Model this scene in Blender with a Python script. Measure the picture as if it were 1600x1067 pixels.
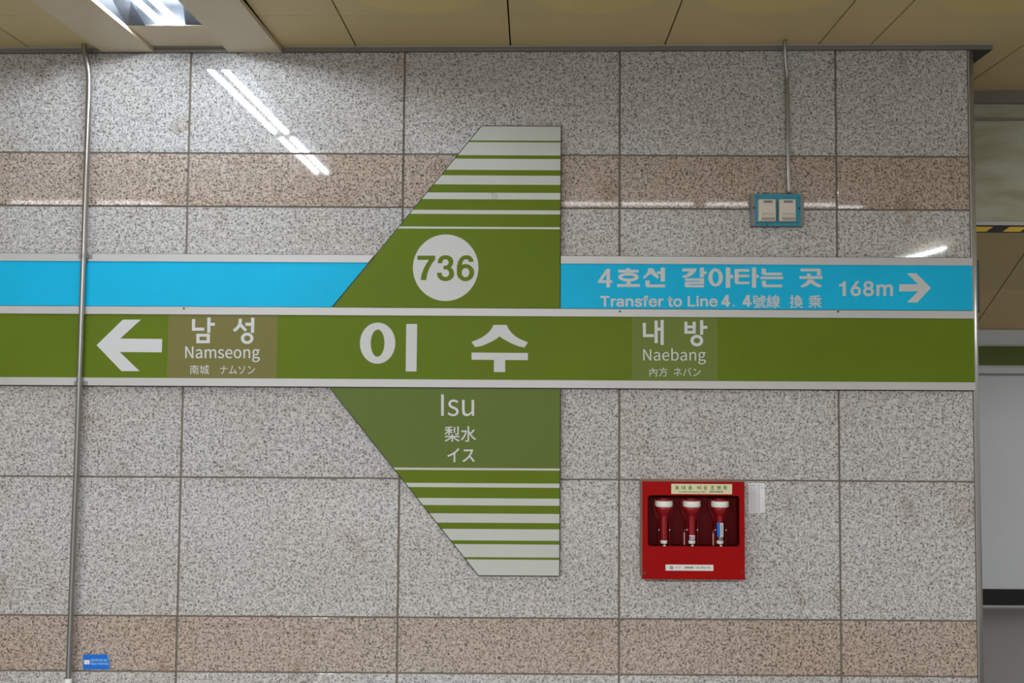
import bpy, bmesh, math, random
from mathutils import Matrix, Vector

for o in list(bpy.data.objects):
    bpy.data.objects.remove(o, do_unlink=True)
SC = bpy.context.scene
COL = SC.collection
random.seed(7)

# ------------------------------------------------------------------ camera
FPX, CX, CY = 1400.0, 848.2, 533.5            # focal length and principal point for a 1600x1067 frame
DIST, EYE = 3.74, 1.5                          # distance to the granite wall (plane y = 0), eye height
PITCH, YAW, ROLL = 0.0474, 0.0032, -0.0055
ROT = Matrix.Rotation(YAW, 3, 'Z') @ Matrix.Rotation(PITCH, 3, 'X') @ Matrix.Rotation(ROLL, 3, 'Y')
CAMPOS = Vector((0, -DIST, EYE))
cam_data = bpy.data.cameras.new('camera')
cam = bpy.data.objects.new('camera', cam_data)
COL.objects.link(cam)
cam_data.sensor_width = 36.0
cam_data.lens = 36.0 * FPX / 1600.0
cam_data.shift_x = -(CX - 800.0) / 1600.0
cam_data.clip_start = 0.05
R3 = Matrix((ROT.col[0], ROT.col[2], -ROT.col[1])).transposed()
cam.matrix_world = Matrix.Translation(CAMPOS) @ R3.to_4x4()
SC.camera = cam
SC.view_settings.view_transform = 'Standard'
SC.view_settings.look = 'None'
SC.view_settings.gamma = 1.0
SC.view_settings.use_curve_mapping = False
SC.view_settings.exposure = 0.0

# ------------------------------------------------------------------ world and large lights
world = bpy.data.worlds.new('station_ambience')
SC.world = world
world.use_nodes = True
bg = world.node_tree.nodes['Background']
bg.inputs[0].default_value = (0.97, 0.98, 1.0, 1)
bg.inputs[1].default_value = 0.26
TUBE_LIGHT = 72.0
STRIP_LIGHT = 12.0

def area(name, loc, size, size_y, power, target=None, col=(1, 0.98, 0.95)):
    l = bpy.data.lights.new(name, 'AREA')
    l.shape = 'RECTANGLE'
    l.size, l.size_y, l.energy, l.color = size, size_y, power, col
    o = bpy.data.objects.new(name, l)
    COL.objects.link(o)
    o.location = loc
    d = (Vector(target) - Vector(loc)) if target else Vector((0, 0, -1))
    o.rotation_euler = d.to_track_quat('-Z', 'Y').to_euler()
    return o
area('rear_fill_light', (-1.6, -7.0, 2.88), 7.0, 0.5, 900, None, (1, 1, 1))  # unseen fill light added behind the camera, standing in for farther lamps
area('stair_fill_light', (5.0, -1.2, 2.93), 0.3, 1.2, 75, None, (1, 1, 1))  # unseen fill light added to brighten the far wall and soffit

# ------------------------------------------------------------------ helpers
def ray(px, py):
    return ROT @ Vector(((px - CX) / FPX, 1.0, (CY - py) / FPX))
def P(px, py, y=0.0):                # measured photo position -> point on the vertical plane y
    d = ray(px, py)
    return CAMPOS + d * ((y + DIST) / d.y)
def PZ(px, py, z):                   # measured photo position -> point on a level plane z
    d = ray(px, py)
    return CAMPOS + d * ((z - EYE) / d.z)

def link(name, me, mats, parent=None, base=None):
    """one mesh object; vertices are given in world metres and moved to the parent's / own origin"""
    o = bpy.data.objects.new(name, me)
    COL.objects.link(o)
    for m in (mats if isinstance(mats, (list, tuple)) else [mats]):
        me.materials.append(m)
    if parent is not None:
        w = Vector((0, 0, 0)); q = parent
        while q is not None:
            w += q.location; q = q.parent
        o.parent = parent
    else:
        if base is None:
            xs = [v.co for v in me.vertices]
            lo = Vector([min(v[i] for v in xs) for i in range(3)]); hi = Vector([max(v[i] for v in xs) for i in range(3)])
            base = Vector(((lo.x + hi.x) / 2, (lo.y + hi.y) / 2, lo.z))
        w = Vector(base)
        o.location = w
    me.transform(Matrix.Translation(-w))
    return o

def empty(name, loc):
    o = bpy.data.objects.new(name, None)
    o.empty_display_size = 0.05
    o.location = loc
    COL.objects.link(o)
    return o

def tag(o, label, cat, group=None, kind=None):
    o['label'] = label
    o['category'] = cat
    if group: o['group'] = group
    if kind: o['kind'] = kind
    return o

def structure(o, label=None, cat=None):
    o['kind'] = 'structure'
    if label: o['label'] = label
    if cat: o['category'] = cat
    return o

class MB:
    """collects shapes into one mesh"""
    def __init__(s):
        s.bm = bmesh.new()
    def face(s, pts, mi=0, smooth=False):
        f = s.bm.faces.new([s.bm.verts.new(p) for p in pts])
        f.material_index = mi; f.smooth = smooth
        return f
    def box(s, lo, hi, mi=0, bevel=0.0, seg=2):
        lo, hi = Vector(lo), Vector(hi)
        r = bmesh.ops.create_cube(s.bm, size=1.0)
        c = (lo + hi) / 2; d = hi - lo
        for v in r['verts']:
            v.co = Vector((v.co.x * d.x, v.co.y * d.y, v.co.z * d.z)) + c
        fs = set(f for v in r['verts'] for f in v.link_faces)
        for f in fs: f.material_index = mi
        if bevel > 0:
            es = list(set(e for v in r['verts'] for e in v.link_edges))
            g = bmesh.ops.bevel(s.bm, geom=es, offset=bevel, segments=seg, affect='EDGES', profile=0.5)
            for f in g['faces']: f.material_index = mi; f.smooth = True
    def prism(s, outline, y0, y1, mi=0, side=None):
        """outline: points (x, z); y0 front plane (towards the viewer, smaller y), y1 back plane"""
        side = mi if side is None else side
        a = [s.bm.verts.new((p[0], y0, p[1])) for p in outline]
        b = [s.bm.verts.new((p[0], y1, p[1])) for p in outline]
        f = s.bm.faces.new(a); f.material_index = mi
        f = s.bm.faces.new(b[::-1]); f.material_index = side
        n = len(a)
        for i in range(n):
            f = s.bm.faces.new([a[i], b[i], b[(i + 1) % n], a[(i + 1) % n]]); f.material_index = side
    def ring(s, c, ro, ri, y0, y1, mi=0, n=56):
        """flat elliptical ring, c (x, z), ro / ri = (rx, rz)"""
        def loop(r, y): return [s.bm.verts.new((c[0] + r[0] * math.cos(2 * math.pi * k / n), y, c[1] + r[1] * math.sin(2 * math.pi * k / n))) for k in range(n)]
        of, inf_, ob, ib = loop(ro, y0), loop(ri, y0), loop(ro, y1), loop(ri, y1)
        for k in range(n):
            j = (k + 1) % n
            for q in ([of[k], of[j], inf_[j], inf_[k]], [of[k], ob[k], ob[j], of[j]], [inf_[k], inf_[j], ib[j], ib[k]]):
                f = s.bm.faces.new(q); f.material_index = mi
    def tube(s, pts, r, n=16, mi=0, cap=True):
        pts = [Vector(p) for p in pts]
        loops = []
        up = None
        for i, p in enumerate(pts):
            t = (pts[min(i + 1, len(pts) - 1)] - pts[max(i - 1, 0)]).normalized()
            if up is None:
                up = t.orthogonal().normalized()
            up = (up - t * up.dot(t)).normalized()
            w = t.cross(up)
            loops.append([s.bm.verts.new(p + r * (math.cos(2 * math.pi * k / n) * up + math.sin(2 * math.pi * k / n) * w)) for k in range(n)])
        for a, b in zip(loops, loops[1:]):
            for k in range(n):
                j = (k + 1) % n
                f = s.bm.faces.new([a[k], a[j], b[j], b[k]]); f.smooth = True; f.material_index = mi
        if cap:
            for lp, rev in ((loops[0], True), (loops[-1], False)):
                f = s.bm.faces.new(lp[::-1] if rev else lp); f.material_index = mi
    def lathe(s, prof, c, n=40, mi=0, cap0=True, cap1=True):
        """prof: (radius, z) up the z axis through c"""
        c = Vector(c)
        loops = [[s.bm.verts.new(c + Vector((r * math.cos(2 * math.pi * k / n), r * math.sin(2 * math.pi * k / n), z))) for k in range(n)] for r, z in prof]
        for a, b in zip(loops, loops[1:]):
            for k in range(n):
                j = (k + 1) % n
                f = s.bm.faces.new([a[k], a[j], b[j], b[k]]); f.smooth = True; f.material_index = mi
        if cap0: s.bm.faces.new(loops[0][::-1]).material_index = mi
        if cap1: s.bm.faces.new(loops[-1]).material_index = mi
    def disc_y(s, c, r, y0, y1, n=16, mi=0):
        s.prism([(c[0] + r * math.cos(2 * math.pi * k / n), c[1] + r * math.sin(2 * math.pi * k / n)) for k in range(n)], y0, y1, mi)
    def build(s, name, mats, parent=None, base=None, normals=True):
        if normals:
            bmesh.ops.recalc_face_normals(s.bm, faces=s.bm.faces)
        me = bpy.data.meshes.new(name)
        s.bm.to_mesh(me); s.bm.free()
        return link(name, me, mats, parent, base)

def smooth_path(pts, n=8):
    """Catmull-Rom through pts"""
    pts = [Vector(p) for p in pts]
    q = [pts[0] * 2 - pts[1]] + pts + [pts[-1] * 2 - pts[-2]]
    out = []
    for i in range(1, len(q) - 2):
        for k in range(n):
            t = k / n
            a, b, c, d = q[i - 1], q[i], q[i + 1], q[i + 2]
            out.append(0.5 * ((2 * b) + (c - a) * t + (2 * a - 5 * b + 4 * c - d) * t * t + (3 * b - a - 3 * c + d) * t ** 3))
    return out + [pts[-1]]

# ------------------------------------------------------------------ materials
def lin(c):
    return tuple(((v / 255) / 12.92 if v / 255 <= 0.04045 else ((v / 255 + 0.055) / 1.055) ** 2.4) for v in c) + (1,)
def mat(name, rgb, rough=0.5, metal=0.0, var=0.0, scale=3.0, spec=0.5, emit=None):
    m = bpy.data.materials.new(name); m.use_nodes = True
    nt = m.node_tree; b = nt.nodes['Principled BSDF']
    c = lin(rgb)
    b.inputs['Base Color'].default_value = c
    b.inputs['Roughness'].default_value = rough
    b.inputs['Metallic'].default_value = metal
    b.inputs['Specular IOR Level'].default_value = spec
    if emit:
        b.inputs['Emission Color'].default_value = c
        b.inputs['Emission Strength'].default_value = emit
    tc = nt.nodes.new('ShaderNodeTexCoord'); nz = nt.nodes.new('ShaderNodeTexNoise')
    nz.inputs['Scale'].default_value = scale; nz.inputs['Detail'].default_value = 4
    nt.links.new(tc.outputs['Object'], nz.inputs['Vector'])
    if var > 0:
        rp = nt.nodes.new('ShaderNodeValToRGB')
        rp.color_ramp.elements[0].position = 0.3; rp.color_ramp.elements[1].position = 0.7
        rp.color_ramp.elements[0].color = tuple(v * (1 - var) for v in c[:3]) + (1,)
        rp.color_ramp.elements[1].color = tuple(min(1, v * (1 + var)) for v in c[:3]) + (1,)
        nt.links.new(nz.outputs['Fac'], rp.inputs['Fac'])
        nt.links.new(rp.outputs['Color'], b.inputs['Base Color'])
    mr = nt.nodes.new('ShaderNodeMapRange')
    mr.inputs['To Min'].default_value = rough * 0.85; mr.inputs['To Max'].default_value = min(1, rough * 1.15)
    nt.links.new(nz.outputs['Fac'], mr.inputs['Value'])
    nt.links.new(mr.outputs['Result'], b.inputs['Roughness'])
    return m

def granite(name, light, mid, dark, tint):
    m = bpy.data.materials.new(name); m.use_nodes = True
    nt = m.node_tree; N = nt.nodes; L = nt.links; b = N['Principled BSDF']
    tc = N.new('ShaderNodeTexCoord')
    def noise(sc, det, rough=0.5, dist=0.0):
        n = N.new('ShaderNodeTexNoise'); n.inputs['Scale'].default_value = sc; n.inputs['Detail'].default_value = det
        n.inputs['Roughness'].default_value = rough; n.inputs['Distortion'].default_value = dist
        L.new(tc.outputs['Object'], n.inputs['Vector']); return n
    fl = noise(116, 2.5, 0.6, 0.6)
    rp = N.new('ShaderNodeValToRGB'); e = rp.color_ramp.elements
    e[0].position = 0.36; e[0].color = lin(dark)
    e[1].position = 0.53; e[1].color = lin(light)
    k = e.new(0.45); k.color = lin(mid)
    L.new(fl.outputs['Fac'], rp.inputs['Fac'])
    # coarser crystals
    n2 = noise(45, 2, 0.5)
    r2 = N.new('ShaderNodeValToRGB'); r2.color_ramp.elements[0].position = 0.35; r2.color_ramp.elements[1].position = 0.6
    r2.color_ramp.elements[0].color = (0.80, 0.80, 0.80, 1); r2.color_ramp.elements[1].color = (1.06, 1.06, 1.06, 1)
    L.new(n2.outputs['Fac'], r2.inputs['Fac'])
    mx = N.new('ShaderNodeMixRGB'); mx.blend_type = 'MULTIPLY'; mx.inputs[0].default_value = 1
    L.new(rp.outputs['Color'], mx.inputs[1]); L.new(r2.outputs['Color'], mx.inputs[2])
    # broad natural tint of the stone
    n3 = noise(1.7, 3, 0.6)
    r3 = N.new('ShaderNodeValToRGB'); r3.color_ramp.elements[0].position = 0.4; r3.color_ramp.elements[1].position = 0.68
    r3.color_ramp.elements[0].color = (1, 1, 1, 1); r3.color_ramp.elements[1].color = tint + (1,)
    L.new(n3.outputs['Fac'], r3.inputs['Fac'])
    m2 = N.new('ShaderNodeMixRGB'); m2.blend_type = 'MULTIPLY'; m2.inputs[0].default_value = 1
    L.new(mx.outputs['Color'], m2.inputs[1]); L.new(r3.outputs['Color'], m2.inputs[2])
    # brownish wear blotches
    n4 = noise(5.5, 5, 0.65)
    r4 = N.new('ShaderNodeValToRGB'); r4.color_ramp.elements[0].position = 0.57; r4.color_ramp.elements[1].position = 0.74
    r4.color_ramp.elements[0].color = (1, 1, 1, 1); r4.color_ramp.elements[1].color = (0.74, 0.67, 0.60, 1)
    L.new(n4.outputs['Fac'], r4.inputs['Fac'])
    m3 = N.new('ShaderNodeMixRGB'); m3.blend_type = 'MULTIPLY'; m3.inputs[0].default_value = 1
    L.new(m2.outputs['Color'], m3.inputs[1]); L.new(r4.outputs['Color'], m3.inputs[2])
    L.new(m3.outputs['Color'], b.inputs['Base Color'])
    rr = N.new('ShaderNodeMapRange'); rr.inputs['From Min'].default_value = 0.35; rr.inputs['From Max'].default_value = 0.6
    rr.inputs['To Min'].default_value = 0.06; rr.inputs['To Max'].default_value = 0.03
    L.new(fl.outputs['Fac'], rr.inputs['Value']); L.new(rr.outputs['Result'], b.inputs['Roughness'])
    return m

M = {}
M['granite_grey'] = granite('granite_grey', (203, 203, 204), (168, 167, 167), (116, 114, 114), (0.95, 0.91, 0.86))
M['granite_pink'] = granite('granite_pink', (191, 178, 169), (154, 141, 132), (94, 83, 77), (0.97, 0.92, 0.86))
M['grout'] = mat('grout', (120, 112, 103), 0.9, var=0.15, scale=9)
M['green'] = mat('green_vinyl', (97, 117, 27), 0.5, var=0.05, spec=0.12)
M['film_brown'] = mat('olive_brown_film', (120, 116, 68), 0.5, spec=0.12)
M['film_green'] = mat('dull_green_film', (108, 124, 60), 0.5, spec=0.12)
M['film_grey'] = mat('lower_green_film', (96, 113, 52), 0.5, var=0.03, spec=0.15)
M['blue'] = mat('sky_blue_vinyl', (24, 180, 226), 0.5, var=0.04, spec=0.12)
M['stripe'] = mat('stripe_white', (190, 194, 189), 0.4, var=0.03)
M['letter'] = mat('letter_white', (203, 206, 209), 0.45)
M['letter_grey'] = mat('letter_pale_grey', (196, 198, 198), 0.45)
M['rail'] = mat('aluminium_rail', (190, 190, 190), 0.42, 0.15, var=0.04)
M['edge'] = mat('dark_edge_and_shade', (48, 46, 42), 0.6)
M['steel'] = mat('steel_conduit', (162, 160, 157), 0.3, 0.9)
M['stainless'] = mat('stainless_trim', (186, 184, 182), 0.33, 0.6)
M['bracket'] = mat('galvanised_bracket', (150, 150, 150), 0.4, 0.7)
M['cornice'] = mat('ceiling_angle_metal', (132, 127, 120), 0.45, 0.3, var=0.08)
M['ceiling'] = mat('ceiling_panel_beige', (205, 184, 134), 0.45, var=0.04, scale=2)
M['ceiling_disc'] = mat('ceiling_perforated_disc', (213, 190, 128), 0.5, var=0.03, scale=2)
M['ceiling_void'] = mat('ceiling_void_dark', (26, 23, 18), 0.9)
M['wing'] = mat('fixture_panel_beige', (206, 190, 160), 0.4, var=0.04, scale=3)
M['reflector'] = mat('reflector_sheet', (64, 68, 74), 0.5, 0.3, var=0.3, scale=14)
M['tube'] = mat('fluorescent_tube', (240, 248, 255), 0.3, emit=TUBE_LIGHT)
M['strip'] = mat('narrow_fluorescent_tube', (252, 253, 255), 0.3, emit=STRIP_LIGHT)
M['socket'] = mat('lamp_socket_white', (215, 215, 212), 0.4)
M['red'] = mat('cabinet_red', (154, 9, 8), 0.45, var=0.06, scale=8, spec=0.1)
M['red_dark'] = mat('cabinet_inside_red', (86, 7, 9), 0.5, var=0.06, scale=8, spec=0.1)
M['red_torch'] = mat('flashlight_red', (140, 14, 24), 0.3)
M['red_bare'] = mat('cabinet_worn_edge', (152, 112, 96), 0.6, var=0.2, scale=30)
M['white_plastic'] = mat('white_plastic', (232, 232, 228), 0.35)
M['cream'] = mat('cream_label', (220, 212, 172), 0.5)
M['ink_green'] = mat('ink_green', (30, 130, 70), 0.6)
M['ink_dark'] = mat('ink_dark', (58, 60, 64), 0.6)
M['ink_grey'] = mat('ink_grey', (128, 130, 136), 0.6)
M['paper'] = mat('white_paper', (226, 229, 236), 0.7, var=0.02)
M['label_white'] = mat('label_white', (222, 220, 218), 0.5)
M['label_blue'] = mat('label_blue', (20, 110, 200), 0.45)
M['sticker_blue'] = mat('sticker_blue', (12, 110, 212), 0.4)
M['sticker_text'] = mat('sticker_text', (150, 200, 240), 0.5)
M['teal'] = mat('teal_plate', (32, 140, 168), 0.4, var=0.06, scale=14)
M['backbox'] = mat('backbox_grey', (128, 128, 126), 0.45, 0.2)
M['sensor'] = mat('sensor_ivory', (206, 200, 188), 0.45)
M['sensor_label'] = mat('sensor_label_grey', (118, 114, 122), 0.5)
M['black'] = mat('black_plastic', (24, 24, 26), 0.5)
M['yellow'] = mat('hazard_yellow', (214, 176, 40), 0.5)
M['far_wall'] = mat('white_wall_panel', (210, 215, 220), 0.35, var=0.02, scale=2)
M['far_green'] = mat('far_green_band', (88, 104, 30), 0.5)
M['floor'] = mat('floor_terrazzo', (140, 139, 137), 0.3, var=0.07, scale=30)
M['scuff'] = mat('scuffed_red', (104, 36, 30), 0.7, var=0.3, scale=80)
M['holder'] = mat('holder_dark_red', (112, 9, 14), 0.45, spec=0.15)
M['lens'] = mat('lens_clear', (190, 120, 120), 0.08)

def glass_material():
    m = bpy.data.materials.new('dusty_wired_glass'); m.use_nodes = True
    nt = m.node_tree; N = nt.nodes; L = nt.links
    b = N['Principled BSDF']
    tc = N.new('ShaderNodeTexCoord')
    mp = N.new('ShaderNodeMapping'); mp.inputs['Scale'].default_value = (1.3, 1.0, 5.0); mp.inputs['Rotation'].default_value = (0, 0.25, 0)
    nz = N.new('ShaderNodeTexNoise'); nz.inputs['Scale'].default_value = 2.2; nz.inputs['Detail'].default_value = 4
    L.new(tc.outputs['Object'], mp.inputs['Vector']); L.new(mp.outputs['Vector'], nz.inputs['Vector'])
    rp = N.new('ShaderNodeValToRGB'); e = rp.color_ramp.elements
    e[0].position = 0.36; e[0].color = lin((176, 174, 150)); e[1].position = 0.62; e[1].color = lin((200, 202, 186))
    L.new(nz.outputs['Fac'], rp.inputs['Fac']); L.new(rp.outputs['Color'], b.inputs['Base Color'])
    b.inputs['Roughness'].default_value = 0.2
    # fine wire mesh inside the pane
    wv = N.new('ShaderNodeTexBrick'); wv.offset = 0
    wv.inputs['Scale'].default_value = 1.0; wv.inputs['Mortar Size'].default_value = 0.0012
    wv.inputs['Brick Width'].default_value = 0.0125; wv.inputs['Row Height'].default_value = 0.0125
    sp = N.new('ShaderNodeSeparateXYZ'); cb = N.new('ShaderNodeCombineXYZ')
    L.new(tc.outputs['Object'], sp.inputs[0]); L.new(sp.outputs['X'], cb.inputs['X']); L.new(sp.outputs['Z'], cb.inputs['Y'])
    L.new(cb.outputs[0], wv.inputs['Vector'])
    tr = N.new('ShaderNodeBsdfTransparent'); tr.inputs['Color'].default_value = (0.9, 0.95, 0.9, 1)
    ad = N.new('ShaderNodeMath'); ad.operation = 'MULTIPLY_ADD'
    ad.inputs[1].default_value = 0.07; ad.inputs[2].default_value = 0.74
    L.new(wv.outputs['Fac'], ad.inputs[0])
    mx = N.new('ShaderNodeMixShader')
    L.new(ad.outputs[0], mx.inputs[0]); L.new(tr.outputs[0], mx.inputs[1]); L.new(b.outputs[0], mx.inputs[2])
    L.new(mx.outputs[0], N['Material Output'].inputs['Surface'])
    return m
M['glass'] = glass_material()

# ------------------------------------------------------------------ the setting: granite wall
ZC = 2.918                                              # ceiling height over the left part of the wall
def ceil_z(x): return 2.9155 + 0.0083 * (x + 2.0)       # the ceiling hangs a little higher towards the right
def PCEIL(px, py):
    z = ZC
    for _ in range(4): z = ceil_z(PZ(px, py, z).x)
    return PZ(px, py, z)
VX = [-1.513 - 0.912 * 2, -1.513 - 0.912, -1.513, -0.604, 0.308, 1.221, 1.752]
HZ = [0.0, 0.310, 0.536, 1.105, 1.672, 2.239, 2.466, ZC + 0.016]
PINK = (1, 5)
wall_right = P(1513.5, 240).x
VX[-1] = wall_right
wb = MB()
gx, gz = 0.0042, 0.0034
for i in range(len(VX) - 1):
    for j in range(len(HZ) - 1):
        x0, x1, z0, z1 = VX[i] + gx, VX[i + 1] - gx, HZ[j] + gz, HZ[j + 1] - gz
        if i == len(VX) - 2: x1 = VX[i + 1]
        r = random.Random(i * 31 + j)
        tl = [r.uniform(-0.0009, 0.0009) for _ in range(2)]     # slabs are never set perfectly flush
        if (i, j) == (5, 5): tl = [0.0, 0.0012]
        bv = 0.0012
        def yy(x, z): return tl[0] * ((x - x0) / (x1 - x0) - .5) + tl[1] * ((z - z0) / (z1 - z0) - .5)
        mi = 1 if j in PINK else 0
        inner = [(x0 + bv, z0 + bv), (x1 - bv, z0 + bv), (x1 - bv, z1 - bv), (x0 + bv, z1 - bv)]
        outer = [(x0, z0), (x1, z0), (x1, z1), (x0, z1)]
        fi = [wb.bm.verts.new((x, yy(x, z), z)) for x, z in inner]
        fo = [wb.bm.verts.new((x, yy(x, z) + 0.0012, z)) for x, z in outer]
        fb = [wb.bm.verts.new((x, 0.02, z)) for x, z in outer]
        wb.bm.faces.new(fi).material_index = mi
        for k in range(4):
            n = (k + 1) % 4
            wb.bm.faces.new([fo[k], fo[n], fi[n], fi[k]]).material_index = mi
            wb.bm.faces.new([fb[k], fb[n], fo[n], fo[k]]).material_index = mi
for px, py, r in ((240, 798, 2.2), (246, 794, 1.3), (258, 788, 1.7)):     # small chips in a slab
    c = P(px, py, 0)
    wb.prism([(c.x + r * .0027 * math.cos(a * 1.05) * (1 if a % 2 else .6), c.z + r * .0036 * math.sin(a * 1.05)) for a in range(6)], -0.0006, 0.001, 2)
wb.box((VX[0], 0.0045, 0), (wall_right, 0.62, ZC + 0.016), 2)
structure(wb.build('wall_front', [M['granite_grey'], M['granite_pink'], M['grout']], base=(0, 0, 0)),
          'polished grey granite slab wall with two pinkish courses', 'wall')

# rounded stainless corner trim on the wall's right end
ct = MB()
R = 0.030
prof = [(wall_right + 0.0015, 0.004), (wall_right + 0.0015, -0.003)]
for k in range(11):
    a = math.pi / 2 * k / 10
    prof.append((wall_right + 0.006 + R * math.sin(a), -0.003 + R * (1 - math.cos(a))))
prof.append((wall_right + 0.006 + R, 0.10)); prof.append((wall_right + 0.001, 0.10))
va = [ct.bm.verts.new((x, y, 0)) for x, y in prof]; vb = [ct.bm.verts.new((x, y, ZC + .004)) for x, y in prof]
for k in range(len(prof)):
    n = (k + 1) % len(prof)
    f = ct.bm.faces.new([va[k], va[n], vb[n], vb[k]]); f.smooth = 2 <= k < 12
ct.bm.faces.new(va); ct.bm.faces.new(vb)
structure(ct.build('trim_1', M['stainless']), 'rounded stainless steel trim on the right corner of the granite wall', 'trim')
corner_x = wall_right + 0.006 + R
rw = MB(); rw.box((wall_right + 0.001, 0.10, 0), (corner_x - 0.002, 0.62, ZC - .005))
structure(rw.build('wall_right', M['cornice']), 'narrow return face behind the granite wall corner', 'wall')

# ------------------------------------------------------------------ floor, far wall, stair soffit
fb_ = MB(); fb_.box((-9, -10, -0.1), (9, 6, 0))
structure(fb_.build('floor', M['floor']), 'grey terrazzo concourse floor', 'floor')
YF = 2.47                                               # the far white wall
bw = MB(); bw.box((0.5, YF, 0), (8, YF + 0.2, P(1570, 515, YF).z))
structure(bw.build('wall_back', M['far_wall']), 'white panelled wall beyond the corner', 'wall')
zt, zb_ = P(1570, 920, YF).z, P(1570, 938.5, YF).z
bb = MB(); bb.box((0.5, YF - 0.02, 0.012), (8, YF - 0.001, zt))
bb.box((0.5, YF - 0.026, 0.0), (8, YF - 0.001, 0.012), 1)
structure(bb.build('baseboard_back', [M['black'], M['rail']]), 'black baseboard of the far white wall', 'baseboard')

sf_top = YF - (2.95 - P(1570, 515, YF).z) / 0.62
zs = P(1570, 515, YF).z
sj = 0.004
sb_ = MB()
edges = sorted([P(1530, 500, YF - 0.1).x - 0.75 + k * 0.75 for k in range(-2, 9)])
for a, b in zip(edges, edges[1:]):
    th = 0.03
    for (ya, za, yb, zbb) in ((sf_top, 2.95, YF, zs),):
        q = [(a + sj, ya, za), (b - sj, ya, za), (b - sj, yb, zbb), (a + sj, yb, zbb)]
        sb_.face(q, 0); sb_.face([(x, y + 0.02, z + 0.03) for x, y, z in q][::-1], 0)
        for k in range(4):
            n = (k + 1) % 4
            sb_.face([q[k], q[n], (q[n][0], q[n][1] + .02, q[n][2] + .03), (q[k][0], q[k][1] + .02, q[k][2] + .03)], 0)
sb_.face([(edges[0], sf_top + 0.02, 2.98), (edges[-1], sf_top + 0.02, 2.98), (edges[-1], YF + 0.02, zs + 0.03), (edges[0], YF + 0.02, zs + 0.03)], 1)
structure(sb_.build('ceiling_slope', [M['ceiling'], M['ceiling_void']]), 'sloping beige soffit panels under a stair beyond the corner', 'ceiling')

# green band on the far wall
fbnd = empty('sign_band', (4.2, YF, P(1570, 585, YF).z))
tag(fbnd, 'narrow green sign band with grey rails along the top of the far white wall', 'sign')
def band(y0, y1, name, m, dep):
    b = MB(); b.box((0.5, YF - dep, P(1570, y1, YF).z), (8, YF - 0.001, P(1570, y0, YF).z)); return b.build(name, m, fbnd)
band(516, 538, 'top_panel', M['far_wall'], 0.018)
band(538, 541, 'rail', M['rail'], 0.024)
band(541, 571, 'green_board', M['far_green'], 0.016)
band(571, 574, 'rail', M['rail'], 0.024)
band(574, 583.5, 'bottom_panel', M['far_wall'], 0.018)
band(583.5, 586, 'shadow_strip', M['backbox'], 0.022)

# hanging glass smoke barrier
YG = 0.63
GX0, GX1 = corner_x, 6.5
sm = empty('smoke_barrier', ((GX0 + GX1) / 2, YG, P(1570, 363, YG).z))
tag(sm, 'dusty glass smoke barrier hanging from the ceiling with hazard striped lower edge', 'smoke barrier')
zg = lambda py: P(1570, py, YG).z
b = MB(); b.box((GX0, YG - 0.03, zg(163)), (GX1, YG + 0.05, ceil_z(2.2))); b.build('top_beam', M['cornice'], sm)
b = MB(); b.box((GX0, YG - 0.008, zg(189)), (GX1, YG + 0.02, zg(185))); b.build('glazing_bar', M['cornice'], sm)
b = MB(); b.box((GX0, YG, zg(352)), (GX1, YG + 0.006, zg(163))); b.build('glass_pane', M['glass'], sm)
b = MB(); b.box((GX0, YG - 0.012, zg(352.5)), (GX1, YG + 0.018, zg(347))); b.build('bottom_rail', M['rail'], sm)
b = MB(); b.box((GX0, YG - 0.010, zg(363)), (GX1, YG + 0.016, zg(352.5)))
hz0, hz1 = zg(362.6), zg(355)
hx = P(1512, 360, YG).x
k = 0
while hx < GX1 - 0.3:
    w, sl = 0.085, 0.035
    if hx - 0.001 > GX0 and True:
        b.prism([(hx, hz0), (hx + w, hz0), (hx + w + sl, hz1), (hx + sl, hz1)], YG - 0.0115, YG - 0.010, 1)
    hx += 0.165
b.build('hazard_strip', [M['black'], M['yellow']], sm)

# ------------------------------------------------------------------ ceiling
CA = -0.0144                                            # the ceiling grid runs slightly off square to the wall
U = Vector((math.cos(CA), -math.sin(CA), 0)); W = Vector((-math.sin(CA), -math.cos(CA), 0))
def cuv(p):
    return (p.x * U.x + p.y * U.y, p.x * W.x + p.y * W.y)
def cxy(u, v, z):
    q = U * u + W * v
    return (q.x, q.y, z + ceil_z(q.x) - ZC)
ju = [cuv(PCEIL(px, py))[0] for px, py in ((27, 62), (147, 66), (432, 66), (551, 62), (797, 62), (1042, 62), (1286, 61), (1370, 60))]
pitch = (ju[5] - ju[3]) / 2
cols = [(ju[3], ju[4], 1), (ju[4], ju[5], 1), (ju[5], ju[6], 1), (ju[6], ju[7], 0), (ju[2], ju[3], 0), (ju[0], ju[1], 0)]
u = ju[7]
while u < 8:
    cols.append((u, u + pitch, 1)); u += pitch
u = ju[0]
while u > -8:
    cols.append((u - pitch, u, 1)); u -= pitch
v1 = cuv(PCEIL(675, 25))[1]
cb = MB()
def cpanel(u0, u1, v0, v1_, mi=0, z=ZC):
    q = [cxy(u0, v0, z), cxy(u1, v0, z), cxy(u1, v1_, z), cxy(u0, v1_, z)]
    cb.face(q[::-1], mi)
    t = [(x, y, z + 0.02) for x, y, z in q]
    for k in range(4):
        n = (k + 1) % 4
        cb.face([q[k], q[n], t[n], t[k]], mi)
GU, GV = 0.0032, 0.0011
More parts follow.
